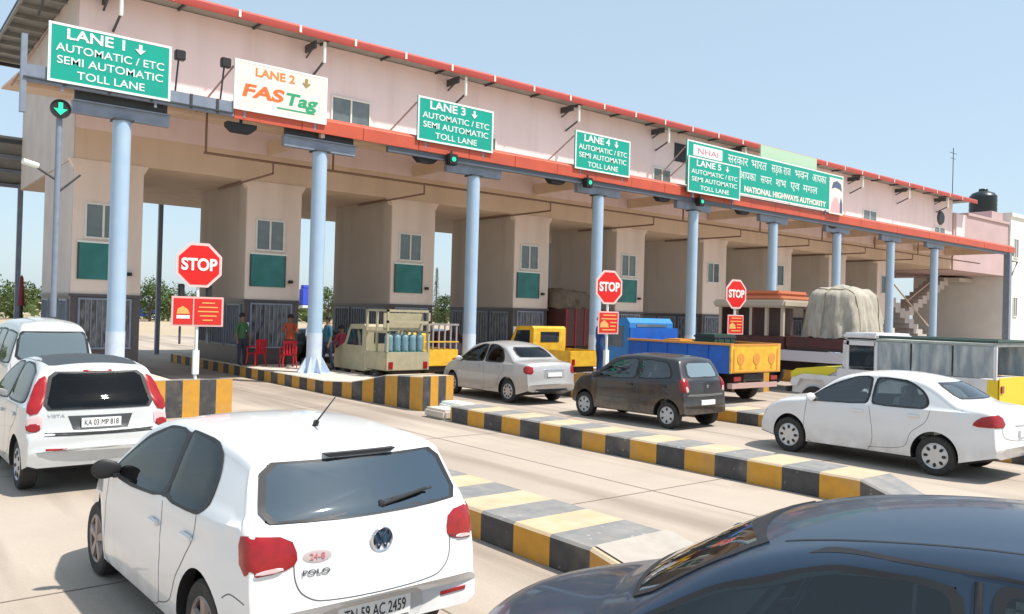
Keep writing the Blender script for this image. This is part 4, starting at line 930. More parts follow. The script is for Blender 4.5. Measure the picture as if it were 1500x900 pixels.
alt.plate(.56, .46, .10); alt.decal('bumper_crease', [(-.6, .68), (.6, .68), (.6, .73), (-.6, .73)], 'B', mat('graphite_light', (.14, .14, .14), .4), off=.01, rnd=1)
b = MB(); y = alt.hit(0, .88, 'B')[0].y; b.prism([(-.02, .85), (.02, .85), (.04, .92), (-.04, .92)], y-.012, y+.01, chrome); b.build('emblem', t)
alt.mirror(2.4, .96, pgrey); alt.handle(1.5, .84, pgrey); alt.handle(.6, .86, pgrey)
G = []
for v in 'LR': G += [(v, [(2.5, .92), (2.52, .5), (2.45, .27), (1.33, .27), (1.33, .97)]), (v, [(1.33, .3), (.95, .4), (.85, .62), (.55, .82), (.45, 1.0)])]
alt.seams(G); alt.place(13.88, 10.6, rad(2))

# --- white sedan at right
t = empty('sedan_car', (0, 0, 0), 'white sedan seen side-on at the right, with round spotted wheel covers', 'car')
fie = Car(dict(L=4.28, W=1.69, wr=.30, ra=.98, fa=3.47, spokes=8, cap=True, rim=mat('cap_silver', (.62, .62, .62), .35, .3), tumble=.40, tr=.09, tf=.17, kr=.16, kf=.28, rc=.08,
    prof=[(0, .50), (.02, .60), (.04, .84), (.08, 1.0), (.14, 1.06), (.45, 1.09), (.60, 1.12), (1.0, 1.33), (1.25, 1.42), (1.65, 1.475), (2.05, 1.48), (2.45, 1.43), (2.7, 1.35), (3.15, 1.06), (3.3, .99), (3.85, .90), (4.13, .76), (4.24, .6), (4.28, .48)],
    bot=[(0, .36), (.5, .22), (3.9, .2), (4.28, .28)], belt=[(0, 1.01), (4.2, .92)]), t, pw)
fie.cabin([[(1.16, 1.0), (1.10, 1.1), (1.22, 1.26), (1.48, 1.385), (1.98, 1.42), (1.98, .985)], [(2.06, .985), (2.06, 1.42), (2.35, 1.39), (2.7, 1.24), (3.08, 1.0), (3.1, .945)]], [(-.58, 1.10), (.58, 1.10), (.47, 1.39), (-.47, 1.39)], [(-.56, 1.175), (.56, 1.175), (.46, 1.385), (-.46, 1.385)], 0.6, 3.2, mat('seat_pale', (.42, .41, .39), .85))
fie.both('side_window', [(1.16, 1.0), (1.10, 1.1), (1.22, 1.26), (1.48, 1.385), (1.98, 1.42), (1.98, .985)], tint_l); fie.both('side_window', [(2.06, .985), (2.06, 1.42), (2.35, 1.39), (2.7, 1.24), (3.08, 1.0), (3.1, .945)], tint_l)
fie.decal('rear_window', [(-.56, 1.175), (.56, 1.175), (.46, 1.385), (-.46, 1.385)], 'B', tint_l, rnd=1); fie.decal('windscreen', [(-.58, 1.10), (.58, 1.10), (.47, 1.39), (-.47, 1.39)], 'F', tint_l)
for sx in (-1, 1):
    fie.decal('tail_light', [(sx*.48, .82), (sx*.92, .81), (sx*.90, .89), (sx*.80, .98), (sx*.56, 1.01)], 'BL' if sx < 0 else 'BR', tlred, off=.014, rnd=1)
fie.plate(.72, .46, .1); fie.mirror(2.98, .97, pw); fie.handle(2.2, .86, pw); fie.handle(1.3, .88, pw); fie.decal('chrome_strip', [(-.3, .83), (.3, .83), (.3, .85), (-.3, .85)], 'B', silver, off=.008, rnd=0)
G = []
for v in 'LR': G += [(v, [(3.12, .94), (3.16, .5), (3.06, .25), (2.02, .25), (2.02, .98)]), (v, [(2.02, .3), (1.45, .38), (1.33, .62), (1.12, .8), (1.05, 1.0)])]
G += [('B', [(-.6, 1.06), (-.55, .66), (.55, .66), (.6, 1.06)])]
fie.seams(G); fie.place(13.68, 4.62, 0)

# --- dark car, very near, bottom right
t = empty('sedan_car', (0, 0, 0), 'glossy dark car cropped in the bottom right corner, roof and window tops in view', 'car')
gteal = mat('car_glass_teal', (.09, .15, .16), .05, col2=(.03, .05, .06), scale=2.2, ior=1.9)
drk = Car(dict(L=4.2, W=1.72, wr=.30, ra=.9, fa=3.5, spokes=7, tumble=.36, tr=.08, tf=.17, kr=.16, kf=.26, rc=.10, crown=.04,
    prof=[(0, .50), (.02, .60), (.05, .86), (.10, 1.0), (.5, 1.08), (.62, 1.11), (1.0, 1.40), (1.25, 1.465), (1.6, 1.495), (2.0, 1.472), (2.4, 1.405), (2.75, 1.29), (3.25, 1.0), (3.4, .92), (3.9, .78), (4.1, .66), (4.2, .50)],
    bot=[(0, .36), (.5, .22), (3.9, .2), (4.2, .28)], belt=[(0, 1.0), (4.2, .92)]), t, pblk)
drk.cabin([[(1.22, 1.02), (1.2, 1.12), (1.4, 1.32), (1.65, 1.385), (1.74, 1.38), (1.74, .99)], [(1.86, .985), (1.86, 1.375), (2.3, 1.36), (2.7, 1.22), (3.08, 1.0), (3.10, .95)]], [(-.60, 1.06), (.60, 1.06), (.5, 1.36), (-.5, 1.36)], [(-.56, 1.17), (.56, 1.17), (.46, 1.38), (-.46, 1.38)], 0.62, 3.3, mat('seat_pale', (.42, .41, .39), .85))
drk.both('side_window', [(1.22, 1.02), (1.2, 1.12), (1.4, 1.32), (1.65, 1.385), (1.74, 1.38), (1.74, .99)], tint_t); drk.both('side_window', [(1.86, .985), (1.86, 1.375), (2.3, 1.36), (2.7, 1.22), (3.08, 1.0), (3.10, .95)], tint_t)
drk.both('window_seal', [(1.79, .96), (1.79, 1.40), (1.815, 1.40), (1.815, .96)], black, off=.009, rnd=0)
drk.decal('windscreen', [(-.60, 1.06), (.60, 1.06), (.5, 1.36), (-.5, 1.36)], 'F', tint_l, rnd=1); drk.decal('rear_window', [(-.56, 1.17), (.56, 1.17), (.46, 1.38), (-.46, 1.38)], 'B', tint_d, rnd=1)
for sx in (-1, 1):
    drk.decal('headlight', [(sx*.5, .66), (sx*.78, .70), (sx*.8, .82), (sx*.62, .78)], 'F', tlclear, off=.012, rnd=1)
drk.mirror(3.05, .98, pblk); drk.handle(2.2, .84, pblk)
G = [('T', [(-.47, 2.5), (-.515, 2.1), (-.53, 1.4), (-.53, .9)]), ('T', [(.47, 2.5), (.515, 2.1), (.53, 1.4), (.53, .9)])]
drk.seams(G, .016, m_=black)
G = []
for v in 'LR': G += [(v, [(3.2, .94), (2.72, 1.285), (2.32, 1.41), (2.03, 1.425), (1.6, 1.415), (1.35, 1.36)]), (v, [(2.0, 1.42), (2.0, .3)])]
drk.seams(G, .012, m_=black); drk.place(4.3, -.3, .34)

# ------------------------------------------------------------------ trucks and work vehicles
def tyre(parent, x, y, r, wd, m_=None, hub=.5):
    mb = MB(); t = wd/2
    mb.lathe([(r*.5, -t*.7), (r*.75, -t), (r*.94, -t*.95), (r, -t*.6), (r, t*.6), (r*.94, t*.95), (r*.75, t), (r*.5, t*.7)], (0, 0, 0), 'x', rubber, 32)
    w_ = mb.build('wheel', parent); w_.location = (x, y, r)
    mb = MB(); mb.lathe([(0, -t*.5), (r*.3, -t*.8), (r*.55, -t*.72), (r*.55, t*.72), (r*.3, t*.8), (0, t*.5)], (0, 0, 0), 'x', m_ or mat('rim_brown', (.12, .09, .08), .6), 24); mb.build('rim', w_)
tblue = mat('truck_blue', (.015, .13, .55), .4, col2=(.02, .10, .42), scale=3); tlb = mat('truck_light_blue', (.03, .25, .62), .4, col2=(.05, .2, .5), scale=4)
tyel = mat('truck_yellow', (.80, .50, .04), .45, col2=(.66, .34, .03), scale=4); tor = mat('truck_orange', (.66, .28, .05), .5); chas = mat('chassis', (.05, .035, .03), .7)
maroon = mat('maroon_paint', (.11, .035, .03), .55, col2=(.07, .03, .03), scale=4)
# blue flatbed
t = empty('flatbed_truck', (19.5, 13.3, .006), 'blue open flatbed truck with yellow painted tailgate in the fourth lane', 'truck')
b = MB(); b.box(-1.12, -1.06, .06, 4.3, .82, 1.58, tblue); 
for y in (.9, 1.75, 2.6, 3.45): b.box(-1.15, -1.12, y, y+.06, .82, 1.58, tblue)
b.build('side_board', t, 0)
b = MB(); b.box(1.06, 1.12, .06, 4.3, .82, 1.58, tblue); b.build('side_board', t, 0)
b = MB(); b.box(-1.06, 1.06, .06, 4.3, .82, .90, chas); b.box(-1.1, 1.1, 4.3, 4.38, .82, 1.95, tblue); b.build('bed', t, 0)
b = MB(); b.box(-1.15, 1.15, 0, .06, .84, 1.58, tyel); b.build('tailgate', t, 0)
b = MB()
for x in (-.72, 0, .72):
    b.lathe([(0, -.012), (.16, -.012), (.16, 0)], (x, 0, 1.22), 'y', tor, 16); b.prism([(x-.05, .95), (x+.05, .95), (x+.02, 1.07), (x-.02, 1.07)], -.012, -.001, tor)
for x in (-1.02, 1.0): b.box(x-.03, x+.03, -.012, -.001, .9, 1.5, tor)
b.box(-1.1, 1.1, -.012, -.001, .86, .89, tor); b.build('painted_ornament', t, 0)
b = MB(); b.box(-1.17, -1.03, 0, 4.35, 1.58, 1.64, tor); b.box(1.03, 1.17, 0, 4.35, 1.58, 1.64, tor); b.box(-1.03, 1.03, -.01, .1, 1.58, 1.63, tor); b.build('top_rail', t, 0)
b = MB(); b.box(-1.05, 1.05, .02, .2, .42, .56, mat('bumper_pink', (.5, .33, .3), .6)); b.box(-.45, -.35, .1, 5.6, .5, .8, chas); b.box(.35, .45, .1, 5.6, .5, .8, chas); b.box(-.35, .35, .1, .18, .6, .8, black); b.build('chassis', t, 0)
for x in (-.85, .85): b = MB(); b.box(x-.16, x+.16, -.01, .03, .62, .74, tlred, .01); b.build('tail_light', t)
for x in (-.9, .9): tyre(t, x, 1.1, .42, .34); tyre(t, x, 4.75, .42, .24)
b = MB(); b.prism([(4.45, .5), (4.45, 2.1), (4.6, 2.25), (5.5, 2.22), (5.75, 1.95), (5.95, 1.3), (6.0, .5)], -1.0, 1.0, tlb, Matrix(((0, 1, 0, 0), (1, 0, 0, 0), (0, 0, 1, 0), (0, 0, 0, 1)))); b.build('cab', t, 0)
for sx in (-1, 1):
    b = MB(); b.prism([(4.75, 1.35), (4.75, 2.0), (5.45, 2.0), (5.75, 1.35)], sx*1.003-.006, sx*1.003+.006, cglassl, Matrix(((0, 1, 0, 0), (1, 0, 0, 0), (0, 0, 1, 0), (0, 0, 0, 1)))); b.build('side_window', t, 0)
b = MB(); b.box(-.7, .7, 4.43, 4.452, 1.98, 2.06, cglassl); b.box(-.6, .6, 4.43, 4.452, 1.5, 1.93, mat('glass_pale', (.3, .4, .42), .1)); b.build('rear_window', t, 0)
for sx in (-1, 1): b = MB(); b.tube([(sx*1.0, 5.5, 1.9), (sx*1.25, 5.6, 1.9), (sx*1.25, 5.6, 1.5)], .015, black, 6); b.box(sx*1.25-.07, sx*1.25+.07, 5.58, 5.63, 1.4, 1.75, black, .015); b.build('mirror', t, 0)
t.scale = (1, .86, 1)
b = MB(); b.box(-.3, .3, -.3, .3, 0, .32, tor, .02); b.box(-.32, .32, -.32, .32, .26, .3, tyel); b.box(-.34, -.31, -.1, .1, .12, .2, black); o = b.build('crate', None); o.location = (19.2, 15.8, .906+.0); o.scale = (1, 1, 2.4); tag(o, 'orange crate standing inside the blue truck bed', 'crate')
b = MB(); b.box(-.5, .5, -.35, .35, 0, .95, mat('box_dark_green', (.03, .07, .05), .6), .02); b.box(-.52, .52, -.37, .37, .85, .9, dsteel)
for x in (-.3, 0, .3): b.box(x-.02, x+.02, -.37, -.35, .05, .85, dsteel)
o = b.build('crate', None); o.location = (19.75, 14.9, .906); tag(o, 'dark green crate standing inside the blue truck bed', 'crate')
# yellow pickup beyond it
def pickup(x, y, label, cl, W_=1.6, bl=1.9, ch=1.86, rack=False):
    t = empty('pickup_truck', (x, y, .006), label, 'pickup truck'); w = W_/2; SW = Matrix(((0, 1, 0, 0), (1, 0, 0, 0), (0, 0, 1, 0), (0, 0, 0, 1)))
    b = MB(); b.box(-w, w, 0, .05, .55, 1.08, cl, .015); b.build('tailgate', t)
    for sx in (-1, 1):
        b = MB(); b.box(min(sx*w, sx*(w-.05)), max(sx*w, sx*(w-.05)), .055, bl, .55, 1.08, cl, .015); b.build('side_board', t)
        b = MB(); b.box(sx*(w-.14)-.07, sx*(w-.14)+.07, -.02, -.001, .6, .8, tlred, .005); b.build('tail_light', t)
    b = MB(); b.box(-w+.055, w-.055, .055, bl, .53, .6, chas); b.box(-.4, .4, .1, bl+1.2, .35, .52, chas); b.build('bed', t, 0)
    b = MB(); b.prism([(bl+.05, .45), (bl+.05, ch-.08), (bl+.15, ch), (bl+1.0, ch-.02), (bl+1.35, 1.25), (bl+2.0, 1.0), (bl+2.1, .45)], -w+.03, w-.03, cl, SW); b.build('cab', t, 0)
    b = MB(); b.box(-w*.55, w*.55, bl+.035, bl+.049, 1.3, ch-.2, cglass); b.build('rear_window', t, 0)
    for sx in (-1, 1):
        b = MB(); b.prism([(bl+.25, 1.2), (bl+.25, ch-.15), (bl+.95, ch-.17), (bl+1.2, 1.2)], sx*(w-.028)-.004, sx*(w-.028)+.004, cglass, SW); b.build('side_window', t, 0)
        tyre(t, sx*(w-.12), .75, .29, .18); tyre(t, sx*(w-.12), bl+1.5, .29, .18)
    return t, w
pickup(19.55, 20.0, 'yellow pickup truck with empty bed, beyond the silver sedan roof', tyel)
# yellow slatted carrier in the sedan lane
t, w = pickup(14.55, 21.6, 'yellow goods carrier with slatted grey rack, left of the silver sedan', tyel, 1.5, 1.8, 1.55)
b = MB()
for k in range(7): b.box(-w+.05+k*.225, -w+.10+k*.225, .0, .04, 1.08, 1.86, mat('rack_grey', (.3, .27, .27), .6))
b.box(-w, w, -.01, .05, 1.84, 1.9, mat('rack_grey', (0, 0, 0))); b.box(-w, w, -.01, .05, 1.3, 1.34, tyel)
for k in range(6): b.box(-w, -w+.04, .1+k*.3, .14+k*.3, 1.08, 1.86, mat('rack_grey', (0, 0, 0)))
b.box(-w, -w+.05, 0, 1.8, 1.84, 1.9, mat('rack_grey', (0, 0, 0))); b.build('rack', t, 0)
# beige carrier with water drums
bei = mat('carrier_beige', (.42, .37, .24), .6, col2=(.34, .3, .2), scale=5)
t, w = pickup(12.62, 20.3, 'beige goods carrier with tall open frame, loaded with blue water drums', bei, 1.45, 1.25, 1.85)
b = MB()
for x in (-w+.03, w-.03):
    for y in (.03, .63, 1.22): b.box(x-.03, x+.03, y-.03, y+.03, 1.08, 2.3, bei)
    for z in (1.65, 2.27): b.box(x-.025, x+.025, 0, 1.25, z-.03, z+.03, bei)
for z in (1.95, 2.27): b.box(-w, w, 0, .06, z-.035, z+.035, bei)
b.box(-w+.06, w-.06, .3, .34, 1.7, 2.2, bei); b.build('cargo_frame', t, 0)
drum = mat('drum_blue', (.14, .26, .32), .5, col2=(.22, .33, .35), scale=4)
for i in range(5):
    b = MB(); b.lathe([(0, 0), (.115, 0), (.125, .03), (.115, .14), (.125, .22), (.115, .32), (.125, .4), (.10, .46), (.04, .5), (.04, .55), (0, .55)], (0, 0, 0), 'z', drum, 18)
    o = b.build('water_drum'); o.location = (12.62-.52+i*.26, 20.55, 1.11); tag(o, '%s blue water drum in the tail of the beige carrier' % ['leftmost', 'second', 'middle', 'fourth', 'rightmost'][i], 'water drum', 'blue water drums on the beige carrier')
    b = MB(); b.box(-.125, .125, -.12, .12, 0, .48, mat('crate_teal', (.08, .3, .28), .5), .02); b.box(-.13, .13, -.125, .125, .4, .44, mat('crate_teal', (0, 0, 0)))
    o = b.build('crate'); o.location = (12.62-.52+i*.26, 20.55, .62); tag(o, '%s teal crate under the water drums of the beige carrier' % ['leftmost', 'second', 'middle', 'fourth', 'rightmost'][i], 'crate', 'teal crates on the beige carrier')
# maroon lorry deep under the canopy
cloth = mat('canvas', (.46, .42, .35), .9, col2=(.30, .27, .22), scale=3.5, fac=.52, bump=.2, detail=3, stretch=(2.5, 2.5, .5))
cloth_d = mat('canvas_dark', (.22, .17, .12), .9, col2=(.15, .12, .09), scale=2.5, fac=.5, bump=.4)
def heap(nx, ny, X, Y, Z, m_, seed, parent=None, name='tarpaulin', z0=0):
    """cloth thrown over an uneven box load: flat-ish lumpy top, pulled corners, vertical folds that deepen downwards"""
    from mathutils import noise
    vs = []; fs = []; rings = 26; seg = 96
    for i in range(rings):
        u = i/(rings-1)
        if u < .62: v = u/.62; zz = Z*(.0+.86*v); sh = 1-.17*v**1.5
        else: v = (u-.62)/.38; zz = Z*(.86+.14*math.sin(v*math.pi/2)); sh = .83*(1-v)**.8
        for k in range(seg):
            a = 2*math.pi*k/seg; ca, sa = math.cos(a), math.sin(a)
            q = (abs(ca)**5+abs(sa)**5)**(-1/5)
            up = max(0, 1-u/.62)
            f = noise.noise(Vector((a*2.6+seed*9, u*.9, seed)))*.16+noise.noise(Vector((a*7+seed*3, u*1.6, seed+4)))*.09
            rid = (1-abs(math.sin(a*6.5+seed+2.0*u+1.2*noise.noise(Vector((a, u*2, seed))))))*.09
            fold = 1+f*(.5+up*.6)*(1 if u < .8 else .5)+rid*(.25+.9*up)-.05
            cr_ = 1-abs(noise.noise(Vector((a*4+u*5, u*6-a*2, seed+7.))))*2.2
            fold += .03*cr_*(1 if u < .9 else .3)
            x = X/2*ca*q*sh*fold; y = Y/2*sa*q*sh*fold
            z = zz*(1+.16*noise.noise(Vector((x*1.1, y*1.1, seed*2.)))*u)+.10*noise.noise(Vector((x*3, y*3, seed)))*u+.10*noise.noise(Vector((a*5, 0, seed)))*(1-u)
            vs.append((x, y, z0+z))
    for i in range(rings-1):
        for k in range(seg): fs.append((i*seg+k, i*seg+(k+1) % seg, (i+1)*seg+(k+1) % seg, (i+1)*seg+k))
    mb = MB(); mb.add(vs, fs, m_); o = mb.build(name, parent, 75)
    bv = BVHTree.FromPolygons([Vector(v) for v in vs], fs); rp = mat('rope', (.30, .24, .15), .9)
    for axis, off in ((0, -.3), (0, .28), (1, .05)):
        pts = []
        for k in range(33):
            t = math.pi*k/32; ct, st_ = math.cos(t), math.sin(t); ext = 4
            c0 = Vector((off*X if axis == 0 else 0, off*Y if axis else 0, z0+.08)); d = Vector((0, ct, st_)) if axis == 0 else Vector((ct, 0, st_))
            h = bv.ray_cast(c0+d*ext, -d)
            if h[0]: pts.append(h[0]+d*.012)
        if len(pts) > 4:
            b = MB(); b.tube(pts, .014, rp, 6); b.build('rope', o)
    return o
t = empty('lorry', (24.8, 25.6, .006), 'dark maroon lorry under the canopy with a brown canvas over its load', 'lorry')
b = MB(); b.box(-1.15, 1.15, 0, 4.6, .95, 2.55, maroon, .02)
for x in (-1.1, -.55, 0, .55, 1.1): b.box(x-.03, x+.03, -.03, 0, .95, 2.55, mat('maroon_red', (.3, .02, .03), .5))
b.build('cargo_body', t); b = MB(); b.box(-.5, .5, .1, 6.2, .55, .94, chas); b.build('chassis', t, 0)
b = MB(); b.box(-1.1, 1.1, 4.7, 6.2, .6, 2.5, maroon, .08); b.build('cab', t)
for x in (-.9, .9): tyre(t, x, 1.2, .48, .36); tyre(t, x, 5.4, .48, .26)
for x in (-.85, .85): b = MB(); b.box(x-.12, x+.12, -.05, -.0, .75, .88, tlred); b.build('tail_light', t, 0)
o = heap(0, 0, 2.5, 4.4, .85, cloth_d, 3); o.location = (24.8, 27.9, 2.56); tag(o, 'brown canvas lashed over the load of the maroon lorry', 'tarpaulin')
# lorry with roofed cabin and tarpaulin heap
t = empty('lorry', (25.0, 12.9, .006), 'old lorry with orange topped cabin and cream tarpaulin heap, behind the white jeep', 'lorry')
w = 1.2
b = MB(); b.box(-w, w, 0, 2.25, 1.45, 1.78, maroon, .02); b.box(-w+.02, w-.02, .02, 2.2, 1.36, 1.45, chas); b.build('bed', t)
b = MB(); b.box(-w-.02, -w+.04, .05, 2.9, 1.0, 1.34, mat('panel_white', (.6, .58, .6), .5)); b.box(-w-.02, -w+.04, 3.3, 4.7, 1.0, 1.34, mat('panel_white', (0, 0, 0))); b.build('side_panel', t, 0)
b = MB(); b.box(-.5, .5, 0, 5.0, .65, 1.0, chas); b.box(-w, w, -.04, .06, .62, .74, chas); b.build('chassis', t, 0)
cabc = mat('cabin_cream', (.5, .42, .33), .6)
b = MB(); b.box(-w, w, 2.3, 4.95, 1.36, 1.78, maroon, .02); b.box(-w, w, 3.5, 3.62, 1.78, 2.75, maroon); b.box(-w+.05, w-.05, 4.8, 4.95, 1.78, 2.75, maroon)
for y in (2.35, 2.95, 3.55, 4.15, 4.8):
    for x in (-w+.04, w-.04): b.box(x-.05, x+.05, y, y+.1, 1.78, 2.72, cabc)
b.build('cabin', t, 0)
b = MB(); b.box(-w-.12, w+.12, 2.25, 5.1, 2.72, 2.98, cabc, .06); b.build('roof_rim', t)
b = MB(); b.box(-w+.1, w-.1, 2.5, 4.8, 2.98, 3.12, mat('roof_orange', (.55, .2, .1), .6), .05); b.box(-w+.3, w-.3, 2.7, 4.5, 3.12, 3.3, mat('roof_orange', (0, 0, 0)), .08); b.build('roof_load', t)
for x in (-.98, .98): tyre(t, x, .95, .5, .36, mat('rim_grey', (.2, .2, .22), .6)); tyre(t, x, 4.2, .5, .3, mat('rim_grey', (0, 0, 0)))
o = heap(0, 0, 2.3, 1.9, 1.62, cloth, 5); o.location = (25.0, 13.85, 1.79); tag(o, 'cream tarpaulin thrown over a tall heap at the lorry tail', 'tarpaulin')
# long white jeep
SW = Matrix(((0, 1, 0, 0), (1, 0, 0, 0), (0, 0, 1, 0), (0, 0, 0, 1)))
t = empty('jeep', (19.45, 6.85, .006), 'long white jeep with yellow bonnet and clear plastic side curtains', 'jeep'); t.scale = (1, .94, 1); w = .85
jw = mat('jeep_white', (.72, .72, .74), .45, col2=(.62, .6, .6), scale=3)
b = MB(); b.prism([(0, .45), (0, 1.18), (3.75, 1.18), (3.8, 1.14), (3.8, .45)], -w, w, jw, SW); b.prism([(3.8, .45), (3.8, 1.1), (4.1, 1.12), (5.05, 1.0), (5.15, .92), (5.15, .5)], -w+.12, w-.12, jw, SW)
for sx in (-1, 1): b.prism([(3.8, .62), (3.8, .98), (4.75, .98), (5.1, .86), (5.15, .7), (4.95, .66), (4.85, .86), (4.2, .86), (4.0, .62)], min(sx*(w-.12), sx*w), max(sx*(w-.12), sx*w), jw, SW)
b.build('body', t, 0)
b = MB(); b.prism([(3.85, 1.12), (3.95, 1.2), (4.2, 1.2), (5.0, 1.10), (5.17, 1.0), (5.17, .86), (4.1, .98)], -w+.07, w-.07, mat('bonnet_yellow', (.70, .58, .04), .4), SW); b.build('bonnet', t, 0)
b = MB(); b.box(-w+.05, w-.05, 3.66, 3.72, 1.18, 1.24, jw); b.box(-w+.05, w-.05, 3.55, 3.67, 1.78, 1.86, jw)
for sx in (-1, 0, 1): b.box(sx*(w-.08)-.03, sx*(w-.08)+.03, 3.6, 3.68, 1.18, 1.8, jw)
b.build('windscreen_frame', t, 0); b = MB(); b.box(-w+.1, w-.1, 3.62, 3.64, 1.24, 1.78, cglass); b.build('windscreen', t, 0)
b = MB(); b.box(-w, w, .05, 3.6, 1.86, 1.93, mat('hood_canvas', (.55, .58, .56), .7, col2=(.42, .45, .44), scale=3, bump=.3), .03); b.box(-w-.02, w+.02, 2.75, 3.66, 1.90, 2.06, jw, .05); b.build('roof', t)
b = MB(); b.tube([(-w-.02, .05, 1.97), (-w-.02, 2.7, 1.98)], .035, mat('roll_green', (.05, .08, .07), .8), 8); b.tube([(w+.02, .05, 1.97), (w+.02, 2.7, 1.98)], .035, mat('roll_green', (0, 0, 0)), 8); b.tube([(-w, .05, 1.97), (w, .05, 1.97)], .035, mat('roll_green', (0, 0, 0)), 8); b.build('rolled_curtain', t)
plast = mat('clear_plastic', (.22, .27, .31), .18, col2=(.58, .60, .58), scale=2.6, fac=.56, ior=1.6, stretch=(1, 2.2, .5), bump=1.0, detail=7)
for sx in (-1, 1):
    for y0, y1 in ((.1, .95), (1.0, 1.9), (1.95, 2.75)): b = MB(); b.box(sx*(w-.01)-.01, sx*(w-.01)+.01, y0, y1, 1.2, 1.86, plast); b.build('side_curtain', t, 0)
    b = MB(); b.box(sx*(w-.01)-.01, sx*(w-.01)+.01, 2.8, 3.5, 1.26, 1.78, cglass); b.build('door_window', t, 0)
    b = MB(); b.box(sx*(w-.01)-.025, sx*(w-.01)+.025, 2.74, 2.82, 1.18, 1.86, jw); b.box(sx*(w-.01)-.025, sx*(w-.01)+.025, .03, .1, 1.18, 1.86, jw); b.box(sx*(w-.01)-.025, sx*(w-.01)+.025, 3.48, 3.56, 1.18, 1.86, jw); b.box(sx*(w-.01)-.025, sx*(w-.01)+.025, 2.8, 3.55, 1.76, 1.87, jw); b.build('window_frame', t, 0)
    tyre(t, sx*(w-.1), .95, .34, .2); tyre(t, sx*(w-.1), 4.5, .34, .2)
b = MB(); b.box(-w+.02, w-.02, -.03, -.001, .5, 1.22, mat('bright_yellow', (.80, .56, .03), .45), .01); b.build('rear_panel', t)
b = MB(); b.box(-w-.006, -w+.03, .0, .22, .62, 1.17, mat('bright_yellow', (0, 0, 0))); b.build('corner_panel', t)
for x in (-.72, .72): b = MB(); b.box(x-.07, x+.07, -.06, -.031, .9, 1.05, tlred, .01); b.build('tail_light', t)
b = MB(); b.box(-w, w, 5.17, 5.28, .5, .64, black, .02); b.build('bumper', t); b = MB(); b.box(-w, w, -.12, -.03, .45, .58, black, .02); b.build('bumper', t)
for x in (-.5, .5): b = MB(); b.lathe([(0, .05), (.09, .04), (.1, 0)], (x, 5.15, .8), 'y', chrome, 16); b.build('headlight', t)

